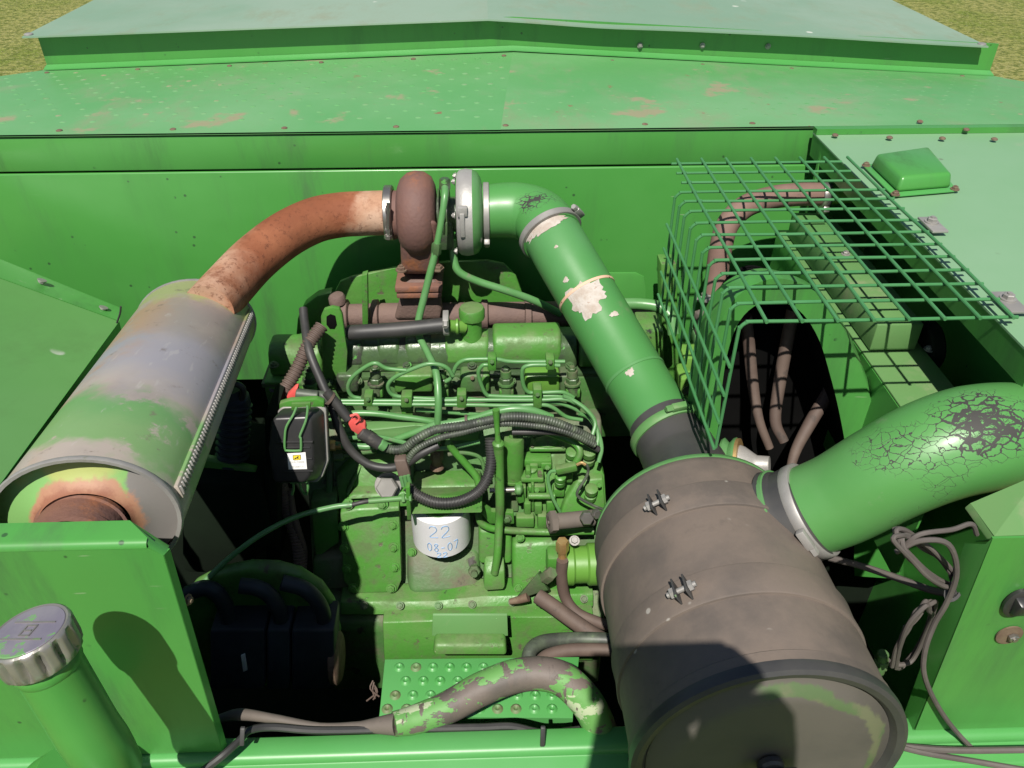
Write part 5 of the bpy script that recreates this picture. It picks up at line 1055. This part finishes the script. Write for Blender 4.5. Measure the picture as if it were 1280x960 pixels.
# ================================================================== filler neck with chrome cap
fn_ = thing('fuel_filler', 'green filler neck with fluted worn chrome cap at lower left', 'filler neck', P(80, 960, 0.5))
cp = P(42, 800, 0.50); axis = Vector((-0.15, 0.14, 0.96)).normalized()
neck0 = cp - axis * 0.012
N = [neck0, neck0 - axis * 0.04, neck0 - axis * 0.08, neck0 - axis * 0.12, neck0 - axis * 0.155 + Vector((-.002, .004, 0)), neck0 - axis * 0.20 + Vector((-.012, .012, 0))]
m = MB(); m.tube(N, [0.031, 0.031, 0.0312, 0.0315, 0.032, 0.033], 32, 6); m.lathe(neck0 - axis * 0.026, axis, [(0, .031), (.003, .0325), (.01, .0325), (.014, .031)], 32, cap=False); part('neck', m, 'green_panel', fn_)
m = MB(); m.tube([P(84, 970, 0.51), P(60, 985, .52), P(40, 1010, .53)], .036, 20, 4); part('neck_elbow', m, 'green_panel', fn_)
m = MB(); a, u, v = frame_of(axis); rings = []
for t, rr, fl in ((-0.022, .0365, 0), (-0.020, .0385, .3), (-.013, .0395, 1), (.002, .0395, 1), (.008, .0395, .3), (.011, .0385, 0), (.0125, .0365, 0), (.0115, .0345, 0)):
    ring = []
    for k in range(140):
        q = 2 * math.pi * k / 140; f = rr - 0.0065 * fl * max(0, math.cos(q * 14)) ** 1.2
        ring.append(m.bm.verts.new(cp + a * t + u * math.cos(q) * f + v * math.sin(q) * f))
    rings.append(ring)
m.skin(rings); cpo = part('cap', m, 'chrome_worn', fn_, ang=50)
m = MB(); m.lathe(cp + a * 0.0116, a, [(0, .034), (.0008, .0335)], 40); part('cap_face', m, 'cap_face', cpo, 'worn cap face with flaked green paint')
RC = Matrix((u, v, a)).transposed()
ex = _r - a * _r.dot(a); ex.normalize(); ey = a.cross(ex)
ex, ey = (ex * math.cos(R(-8)) + ey * math.sin(R(-8))), (ey * math.cos(R(-8)) - ex * math.sin(R(-8)))
RC = Matrix((ex, ey, a)).transposed(); qf = cp + a * 0.0128
m = MB()
for (cx, cy, w, h) in ((0, .011, .046, .0015), (0, -.011, .046, .0015), (-.005, .0, .0015, .014), (.006, .0, .0015, .014), (0.0005, .0065, .012, .0015), (0.0005, -.0065, .012, .0015), (.0, 0, .008, .0015)): m.box(qf + ex * cx + ey * cy, (w, h, .0012), 0, RC)
part('cap_emblem', m, 'chrome_worn', cpo)
# ================================================================== black relay box with bail and label
rb_ = thing('relay_box', 'black plastic relay box with wire bail and small white label', 'relay box', P(378, 600, 1.2))
BY = 1.20
bk = [P(347, 512, BY), P(405, 508, BY), P(410, 588, BY - .03), P(400, 600, BY - .045), P(352, 602, BY - .045)]
nb = Vector((0, -0.86, 0.51))
m = MB(); back = [(348, 516), (354, 509), (398, 507), (406, 513), (409, 575), (402, 594), (395, 601), (358, 602), (351, 597), (346, 552)]
pb = [P(a, b, 1.15 - (b - 507) / 95 * 0.05) for a, b in back]; c0 = sum(pb, Vector()) / len(pb)
pf = [c0 + (p - c0) * 0.86 + nb * 0.042 + Vector((-0.010, 0, -0.004)) for p in pb]
m.hull8(pb, pf, 0.006, 3); bxo = part('lid', m, 'black_plastic', rb_, ang=50)
m = MB(); pb2 = [c0 + (p - c0) * 1.05 - nb * 0.001 for p in pb]; m.hull8([p - nb * .012 for p in pb2], pb2, 0.003); part('gasket_flange', m, 'zinc', rb_)
m = MB(); pb3 = [c0 + (p - c0) * 1.0 - nb * 0.013 for p in pb]; m.hull8([p - nb * .02 for p in pb3], pb3, 0.003); part('base', m, 'black_plastic', rb_)
m = MB(); m.prism(PS(1.15, (349, 505), (362, 501), (395, 499), (405, 503), (405, 512), (349, 514)), (0, .012, 0), .002); part('hinge_bracket', m, 'engine_green', rb_)
nf = (pf[3] - pf[0]).cross(pf[6] - pf[0]).normalized(); nf = nf if nf.y < 0 else -nf; fc0 = sum(pf, Vector()) / len(pf)
def onbox(px, py, lift=0.0):
    d = ray(px, py); o = Vector((0, 0, CAM_Z)); return o + d * ((fc0 - o).dot(nf) / d.dot(nf)) + nf * lift
for y_, x0_, x1_ in ((552, 345, 391), (559, 349, 388), (573, 384, 390), (573, 350, 358), (588.5, 354, 391)):
    m = MB(); m.tube([onbox(x0_, y_, .0005), onbox((x0_ + x1_) / 2, y_, .0012), onbox(x1_, y_, .0005)], .0016 if y_ > 553 else .0022, 6, 2); part('rib', m, 'black_plastic', bxo)
part('bail', MB().tube([P(371, 508, 1.115), onbox(367, 518, .004), onbox(359, 532, .006), onbox(357, 546, .006), onbox(357, 560, .005), onbox(360, 562, .005), onbox(375, 562, .005), onbox(377, 560, .005), onbox(377, 547, .006), onbox(376, 543, .006), onbox(383, 525, .006), onbox(385, 512, .004), P(384, 506, 1.115)], .0022, 8, 5), 'line_green', rb_)
m = MB(); m.prism(PS(1.113, (364, 505), (388, 504), (388, 512), (384, 512), (383, 508), (369, 509), (368, 513), (364, 513)), (0, .006, 0), .001); part('bail_clip', m, 'engine_green', rb_)
m = MB(); m.prism(PS(1.075, (362, 600), (384, 599), (384, 604), (362, 605)), (0, .01, 0), .001); part('bail_clip', m, 'line_green', rb_)
for px in (366, 375, 384): part('wire_tail', MB().tube([P(px, 602, 1.085), P(px + 1, 610, 1.083), P(px + (6 if px == 375 else -1), 618, 1.085)], .0024, 6, 3), 'line_green', rb_)
lb = [onbox(359, 566.5, .0012), onbox(382, 565, .0012), onbox(384, 586, .0012), onbox(361, 586.5, .0012)]
m = MB(); m.prism(lb, nf * -.0004, 0); lbo = part('label_card', m, 'label_white', rb_)
em = [onbox(a, b, .0015) for a, b in ((366.8, 569.2), (375.4, 568.6), (376, 573.2), (374.8, 574.2), (368.2, 574.6), (367, 573.6))]
m = MB(); m.prism(em, nf * -.0003, 0); part('emblem_field', m, 'emblem_yellow', lbo)
m = MB(); eb = [onbox(371.4 + (a - 371.4) * 1.16, 571.6 + (b - 571.6) * 1.2, .0013) for a, b in ((366.8, 569.2), (375.4, 568.6), (376, 573.2), (374.8, 574.2), (368.2, 574.6), (367, 573.6))]; m.prism(eb, nf * -.0002, 0); part('emblem_border', m, 'black_plastic', lbo)
deer = [(368, 573.4), (368.9, 571.9), (371.0, 571.4), (372.2, 570.4), (372.0, 569.4), (373.0, 570.1), (374.2, 570.4), (373.2, 571.0), (372.8, 572.0), (375.0, 572.9), (372.2, 572.7), (370.2, 572.7), (368.9, 574.0)]
m = MB(); m.prism([onbox(a, b, .0018) for a, b in deer], nf * -.0002, 0); part('leaping_deer', m, 'black_plastic', lbo)
def textpart(txt, px, py, h, parent, mat):
    cu = bpy.data.curves.new('lettering', 'FONT'); cu.body = txt; cu.size = h; cu.align_x = 'CENTER'; cu.extrude = 0.0001
    tmp = bpy.data.objects.new('lettering_tmp', cu); COL.objects.link(tmp); dg = bpy.context.evaluated_depsgraph_get(); me = bpy.data.meshes.new_from_object(tmp.evaluated_get(dg)); bpy.data.objects.remove(tmp)
    me.materials.clear(); me.materials.append(M[mat]); o = bpy.data.objects.new('lettering', me); place(o, onbox(px, py, .0015), parent)
    ex_ = (onbox(384, 586, 0) - onbox(361, 586.5, 0)).normalized(); ey_ = nf.cross(ex_); o.rotation_euler = Matrix((ex_, ey_, nf)).transposed().to_euler()
textpart('JOHN DEERE', 371.6, 578.2, .0046, lbo, 'ink_grey'); textpart('AH208719', 372, 584, .0048, lbo, 'ink_grey')
# ================================================================== wiring looms, conduits
cd = single('wiring_conduit', MB().tube([P(402, 408, 1.32), P(386, 430, 1.29), P(371, 462, 1.26), P(354, 492, 1.23), P(345, 525, 1.215), P(344, 560, 1.205), P(350, 600, 1.19), P(360, 640, 1.18), P(370, 672, 1.16), P(375, 700, 1.14), P(376, 726, 1.12)], 0.0125, 14, 8, ribs=(0.007, 0.16)), 'conduit_dusty', 'dusty brown ribbed conduit running down behind the relay box', 'conduit')
single('wiring_conduit', MB().tube([P(362, 612, 1.19), P(366, 640, 1.175), P(374, 668, 1.16), P(380, 690, 1.15), P(378, 720, 1.13)], 0.0075, 12, 8), 'conduit_dusty', 'thinner smooth brown tube beside the ribbed conduit under the relay box', 'conduit')
lm = thing('engine_loom', 'black wiring loom with two red connectors crossing the engine front', 'wiring loom', P(430, 590, 1.2))
part('cable', MB().tube([P(379, 386, 1.36), P(381, 405, 1.33), P(387, 440, 1.27), P(401, 475, 1.235), P(414, 505, 1.21), P(424, 535, 1.195), P(438, 562, 1.185), P(460, 580, 1.175), P(485, 585, 1.17), P(507, 580, 1.17), P(525, 568, 1.17), P(548, 556, 1.18)], 0.0085, 12, 8), 'rubber', lm)
part('cable', MB().tube([P(408, 490, 1.205), P(420, 504, 1.20), P(436, 524, 1.19)], 0.0095, 12, 6), 'rubber', lm)
part('cable', MB().tube([P(396, 494, 1.215), P(404, 495, 1.21), P(414, 503, 1.205)], 0.009, 12, 4), 'loom', lm)
part('cable', MB().tube([P(462, 545, 1.18), P(475, 555, 1.178), P(490, 562, 1.175), P(506, 560, 1.175), P(522, 548, 1.175), P(545, 537, 1.18), P(580, 532, 1.185), P(608, 526, 1.185), P(640, 521, 1.19), P(680, 524, 1.195), P(712, 535, 1.195), P(742, 550, 1.20)], 0.0085, 12, 8, ribs=(.0055, .13)), 'loom', lm)
part('cable', MB().tube([P(507, 580, 1.165), P(520, 562, 1.17), P(548, 548, 1.175), P(580, 540, 1.18), P(620, 530, 1.185), P(660, 531, 1.19), P(705, 539, 1.19), P(744, 556, 1.19)], 0.0065, 12, 8, ribs=(.005, .12)), 'loom', lm)
part('cable', MB().tube([P(640, 540, 1.20), P(690, 540, 1.20), P(720, 546, 1.20), P(748, 562, 1.20)], 0.0065, 12, 6), 'rubber', lm)
part('return_pipe', MB().tube([P(552, 531, 1.205), P(585, 525, 1.205), P(615, 516, 1.205), P(640, 511, 1.205), P(665, 513, 1.205), P(690, 522, 1.205)], .0075, 10, 6), 'line_green', lm)
def redplug(pts, nm='red_connector'):
    m = MB(); m.prism([P(*p) for p in pts], (0, .016, .0), .002); return part(nm, m, 'red_plastic', lm)
redplug([(358, 496, 1.205), (368, 486, 1.205), (372, 485, 1.205), (372, 496, 1.205), (374, 500, 1.205), (364, 505, 1.205), (360, 504, 1.205)])
part('plug_body', MB().cyl(P(370, 492, 1.205), P(398, 495, 1.205), .0105, 14, .002), 'loom', lm)
r2 = redplug([(435, 530, 1.178), (443, 522, 1.178), (447, 528, 1.178), (456, 532, 1.178), (458, 538, 1.178), (448, 544, 1.178), (439, 538, 1.178)])
part('plug_ear', MB().tube(PS(1.176, (438, 520), (446, 518), (449, 524), (444, 529)), .0025, 6, 4), 'red_plastic', r2)
m = MB(); m.cyl(P(450, 540, 1.178), P(476, 556, 1.175), .0125, 14, .002); part('plug_body', m, 'rubber', lm)
m = MB(); m.cyl(P(474, 554, 1.172), P(482, 559, 1.172), .0105, 12, .002); part('plug_collar', m, 'line_green', lm)
m = MB(); m.prism([P(492, 576, 1.155), P(507, 575, 1.155), P(514, 596, 1.145), P(499, 600, 1.145)], (0, .02, 0), .003); part('junction_plug', m, 'conduit_dusty', lm)
for i in range(3): m = MB(); m.cyl(P(501 + i * 4.5, 596 - i, 1.142), P(504 + i * 4.5, 608 - i, 1.138), .0038, 8); part('plug_lead', m, 'line_green', lm)
for px, py, dx in ((412, 499, 8), (583, 530, 6)):
    q = P(px, py, 1.203); m = MB(); m.lathe(q - Vector((.003, 0, -.003)), Vector((.55, .0, -.6)) if px < 500 else X, [(0, .013), (0, .016), (.005, .016), (.005, .013)], 16, cap=False); part('cable_tie', m, 'conduit_dusty', lm)
single('split_conduit', MB().tube([P(509, 608, 1.135), P(522, 619, 1.125), P(545, 628, 1.115), P(572, 627, 1.115), P(596, 616, 1.125), P(609, 598, 1.14), P(614, 575, 1.16), P(613, 548, 1.18)], .0105, 14, 8, ribs=(.0052, .14)), 'rubber', 'black ribbed conduit looping above the white oil filter', 'conduit')
cbl = thing('control_cable', 'pale green control cable arcing from lower left to the oil filter', 'cable', P(300, 690, 1.0))
part('sheath', MB().tube([P(225, 752, .96), P(252, 730, .98), P(285, 699, 1.01), P(325, 669, 1.04), P(370, 646, 1.07), P(415, 634, 1.09), P(440, 631, 1.095)], .0052, 10, 8), 'line_green', cbl)
part('sheath', MB().tube([P(440, 631, 1.095), P(452, 628, 1.10), P(463, 626, 1.10)], .0045, 10, 4), 'rubber', cbl)
m = MB(); m.cyl(P(461, 626.5, 1.10), P(513, 622, 1.105), .0055, 10); m.hexa(P(503, 623, 1.104), P(507, 622.6, 1.104), .010); m.hexa(P(512, 622, 1.105), P(515, 621.7, 1.105), .0095); part('threaded_end', m, 'dull_green', cbl)
m = MB(); m.prism(PS(1.10, (507, 610), (512, 609), (514, 650), (509, 650)), (0, .016, 0), .001); part('cable_bracket', m, 'engine_green', cbl)
# ================================================================== shaded driveline at left: bellows, bell housing, hydraulic pump
be = thing('ribbed_bellows', 'unlit black ribbed bellows between muffler and engine', 'bellows', P(292, 600, 1.2))
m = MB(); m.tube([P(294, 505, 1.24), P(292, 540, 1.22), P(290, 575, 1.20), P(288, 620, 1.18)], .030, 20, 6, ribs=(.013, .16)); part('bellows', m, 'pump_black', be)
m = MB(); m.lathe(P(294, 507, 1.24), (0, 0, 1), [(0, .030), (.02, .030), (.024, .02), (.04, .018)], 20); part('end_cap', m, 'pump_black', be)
m = MB(); m.tube([P(285, 498, 1.23), P(284, 486, 1.23), P(294, 480, 1.23), P(304, 486, 1.23), P(302, 500, 1.23)], .006, 8, 4); part('hook', m, 'rubber', be)
gbx = thing('drive_housing', 'dark green drive housing with arched top in shadow left of the engine', 'housing', P(320, 800, 1.0))
arc = [(222, 800), (226, 762), (240, 735), (270, 719), (310, 711), (345, 712), (375, 720), (402, 737), (418, 760), (424, 800), (424, 860), (222, 860)]
m = MB(); m.prism([P(a, b, .985) for a, b in arc], (0, .03, 0), .012, 3); part('arched_cover', m, 'engine_green', gbx)
m = MB(); m.prism(PS(1.13, (225, 600), (330, 610), (345, 680), (300, 720), (225, 720)), (0, .2, 0), .02); part('casing', m, 'bay_shade', gbx)  # bay shade is put into this casing's near-black colour
m = MB(); m.prism(PS(1.17, (255, 575), (320, 590), (330, 625), (240, 610)), (0, .02, 0), .004); part('stay', m, 'engine_green', gbx)
m = MB(); m.lathe(P(318, 717, .995), (0, -.5, 1), [(0, .012), (.004, .012), (.004, .008), (.002, .002)], 14); part('breather', m, 'engine_green', gbx)
m = MB(); m.prism(PS(1.14, (330, 520), (345, 518), (350, 700), (332, 705)), (0, .1, 0), .006); part('casing', m, 'bay_shade', gbx)  # same near-black colour, holding the shade beside the engine
hy = thing('hydraulic_pump', 'black hydraulic pump block with three curved hoses in the dark lower left', 'pump', P(340, 860, .85))
for i, (a, b) in enumerate(((262, 331), (333, 362), (364, 418))):
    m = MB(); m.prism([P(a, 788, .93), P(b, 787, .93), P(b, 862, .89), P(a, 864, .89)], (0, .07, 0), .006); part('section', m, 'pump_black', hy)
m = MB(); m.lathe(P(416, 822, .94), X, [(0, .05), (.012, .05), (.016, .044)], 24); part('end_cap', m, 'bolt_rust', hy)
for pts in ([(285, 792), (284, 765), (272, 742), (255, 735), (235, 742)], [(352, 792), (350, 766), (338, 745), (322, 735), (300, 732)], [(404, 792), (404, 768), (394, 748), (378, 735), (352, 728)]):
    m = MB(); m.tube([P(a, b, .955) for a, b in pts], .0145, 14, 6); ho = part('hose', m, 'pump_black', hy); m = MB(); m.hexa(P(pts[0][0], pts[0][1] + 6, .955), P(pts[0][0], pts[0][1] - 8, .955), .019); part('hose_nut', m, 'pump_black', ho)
m = MB(); m.prism([P(301, 820, .905), P(306, 818, .905), P(309, 838, .895), (P(304, 840, .895))], (0, .003, 0), .0005); part('tag', m, 'label_white', hy)
# ================================================================== lower hoses and the hose lying across the step plate
bhz = thing('peeling_hose', 'grey-brown hose with peeling green paint arching across the step plate', 'hose', P(640, 900, .68))
m = MB(); m.tube([P(492, 905, .625), P(520, 899, .635), P(560, 884, .65), P(600, 862, .665), P(640, 846, .675), P(675, 842, .675), P(705, 850, .665), P(732, 876, .645), P(748, 906, .63), P(757, 940, .61), P(762, 990, .60)], [.0165, .020, .0225, .0235, .0235, .0235, .024, .024, .024, .024, .024], 24, 8); part('hose', m, 'hose_peeling', bhz)
m = MB(); m.tube([P(275, 898, .66), P(300, 893, .655), P(340, 898, .64), P(400, 908, .632), P(450, 908, .630), P(495, 905, .626)], [.006, .0085, .0065, .005, .007, .0155], 14, 6); part('flattened_sleeve', m, 'rubber_paint', bhz)
m = MB(); m.hexa(PZ(482, 909, 1.046), PZ(482, 900, 1.036), .006); part('stud', m, 'line_green', bhz)
rc = thing('rail_cable', 'thin dark cable tied along the front rail', 'cable', P(500, 912, .62))
part('cable', MB().tube([P(250, 966, .56), P(278, 945, .575), P(300, 925, .598), P(312, 913, .612), P(340, 909, .622), P(400, 913, .622), P(500, 911, .624), P(600, 909, .625), P(640, 908, .626), P(680, 916, .622), P(725, 912, .624)], .0052, 8, 8), 'rubber', rc)
for px, py, h in ((303, 922, 22), (679, 922, 24)): m = MB(); m.prism([P(px - 3, py - h / 2, .60), P(px + 3, py - h / 2, .60), P(px + 2, py + h / 2, .586), P(px - 4, py + h / 2, .586)], (0, .004, .0), .001); part('cable_tie', m, 'rubber', rc)
for lab, pts, rr, mt in (('straight dusty brown hose descending behind the canister below the drain cock', [(672, 745, 1.05), (690, 757, 1.03), (715, 775, 1.0), (745, 795, .97), (790, 820, .93)], .0155, 'conduit_dusty'),
                     ('brown hose hanging from the brass sender and curving right', [(703, 700, 1.065), (702, 720, 1.06), (706, 745, 1.05), (720, 765, 1.03), (745, 777, 1.01), (790, 790, .98)], .0115, 'conduit_dusty'),
                     ('braided hose loop emerging above the right end of the step plate', [(660, 826, .86), (664, 812, .88), (680, 802, .90), (715, 799, .91), (745, 799, .91), (790, 802, .90)], .013, 'loom'),
                     ('lower brown hose beneath the braided hose loop by the step plate', [(672, 832, .85), (684, 820, .87), (710, 813, .88), (745, 812, .88), (790, 815, .87)], .012, 'conduit_dusty')):
    single('coolant_line', MB().tube([P(*p) for p in pts], rr, 14, 8), mt, lab, 'hose')
ws = thing('frayed_wire', 'frayed wire ends poking out left of the step plate', 'wire', P(470, 870, .78))
for i in range(4):
    q = P(464 + random.random() * 5, 846 + random.random() * 10, .80); part('strand', MB().tube([q, q + Vector((random.uniform(-.006, .008), -.01, -.008)), q + Vector((random.uniform(-.01, .012), -.016, -.022))], .0014, 6, 3), 'conduit_dusty', ws)
# ================================================================== the photographer, standing behind the lens; only the shadow falls into view
paint('skin', (0.42, 0.25, 0.18), (0.46, 0.28, 0.20), 8, rough=0.55, bump=0.05)
ap = thing('access_platform', 'green access platform the photographer stands on, outside the frame', 'platform', V(0, -0.4, 1.72))
m = MB(); m.box(V(0, -0.42, 1.66), (1.6, 0.62, 0.04), 0.004); part('deck_plate', m, 'green_satin', ap)
for sx in (-1, 1): m = MB(); m.box(V(sx * 0.74, -0.42, 2.88), (0.06, 0.5, 2.40), 0.004); part('leg', m, 'green_satin', ap)
O = Vector((0, 0, CAM_Z)); fw, rt, uv = _f, _r, _u
ph = thing('phone', 'dark phone held in landscape at the viewpoint, outside the frame', 'phone', O - fw * 0.02)
RP = Matrix((rt, uv, fw)).transposed()
m = MB(); m.box(O - fw * 0.014 + rt * 0.060 + uv * 0.004, (0.158, 0.078, 0.008), 0.003, RP, 3); part('body', m, 'black_plastic', ph)
def W(r_, u_, f_): return O + rt * r_ + uv * u_ + fw * f_
def skin_mesh(name, verts, edges, radii, root, mat, parent, sub=1):
    me = bpy.data.meshes.new(name); me.from_pydata([tuple(v) for v in verts], edges, [])
    ob = bpy.data.objects.new(name + '_cage', me); COL.objects.link(ob)
    sk = ob.modifiers.new('Skin', 'SKIN'); ss = ob.modifiers.new('Subsurf', 'SUBSURF'); ss.levels = sub
    for i, rr in enumerate(radii): me.skin_vertices[0].data[i].radius = (rr, rr); me.skin_vertices[0].data[i].use_root = (i == root)
    dg = bpy.context.evaluated_depsgraph_get(); out = bpy.data.meshes.new_from_object(ob.evaluated_get(dg)); bpy.data.objects.remove(ob)
    out.name = name; out.materials.clear(); out.materials.append(M[mat])
    for p in out.polygons: p.use_smooth = True
    o = bpy.data.objects.new(name, out); place(o, (0, 0, 0), parent); return o
pe = thing('person', 'person in dark clothes holding the phone, outside the frame', 'person', V(0.05, -0.42, 1.64))
vs, ed, rd = [], [], []
def jv(p, r_, link=None):
    vs.append(Vector(p)); rd.append(r_)
    if link is not None: ed.append((link, len(vs) - 1))
    return len(vs) - 1
pel = jv(V(0.05, -0.42, 0.80), 0.15); wst = jv(V(0.05, -0.42, 0.62), 0.135, pel); chs = jv(V(0.05, -0.42, 0.38), 0.155, wst); nkb = jv(V(0.05, -0.40, 0.18), 0.07, chs)
nk = jv(V(0.05, -0.38, 0.12), 0.055, nkb); hd_ = jv(V(0.05, -0.35, 0.02), 0.085, nk); jv(V(0.05, -0.34, -0.08), 0.075, hd_)
for s in (-1, 1):
    hp_ = jv(V(0.05 + s * 0.10, -0.42, 0.86), 0.095, pel); kn = jv(V(0.05 + s * 0.12, -0.40, 1.24), 0.06, hp_); an_ = jv(V(0.05 + s * 0.12, -0.43, 1.58), 0.045, kn); jv(V(0.05 + s * 0.13, -0.30, 1.62), 0.035, an_)
    sh_ = jv(V(0.05 + s * 0.19, -0.41, 0.24), 0.06, nkb); wpos = W(0.165, -0.085, -0.04) if s > 0 else W(0.045, -0.085, -0.04)
    el = jv(V(0.10 + s * 0.085, -0.15, 0.32), 0.095, sh_); wr_ = jv(wpos, 0.066, el)
    k1 = jv(wpos + uv * 0.045 + fw * 0.01 - rt * (0.012 * s), 0.055, wr_); pm = jv(wpos + uv * 0.085 + fw * 0.025 - rt * (0.018 * s), 0.045, k1)
    for i, (du, ln) in enumerate(((0.030, 0.050), (0.008, 0.056), (-0.016, 0.052), (-0.040, 0.040))):
        b0 = jv(vs[pm] + uv * (du - 0.002) + fw * 0.010 - rt * (s * 0.004), 0.0095, pm if i < 3 else k1); b1 = jv(vs[b0] - rt * (s * ln * 0.5) + fw * 0.008, 0.0085, b0); jv(vs[b1] - rt * (s * ln * 0.5) - fw * 0.006, 0.0075, b1)
    t0_ = jv(vs[k1] - fw * 0.035 - rt * (s * 0.010), 0.011, k1); jv(vs[t0_] - rt * (s * 0.035) + uv * 0.02, 0.009, t0_)
bo = skin_mesh('body', vs, ed, rd, pel, 'skin', pe)
m = MB(); m.lathe(V(0.05, -0.42, 0.84), (0, 0, 1), [(0, .175), (.2, .165), (.42, .185), (.55, .165), (.62, .10), (.63, .07)], 28, (1.15, .8)); part('shirt', m, 'cloth', pe)
m = MB(); m.lathe(V(0.05, -0.345, 0.0), (0, 0, 1), [(0, .095), (.05, .10), (.10, .085), (.13, .05), (.14, .01)], 20, (0.85, 1.0)); part('hair', m, 'rubber', pe)
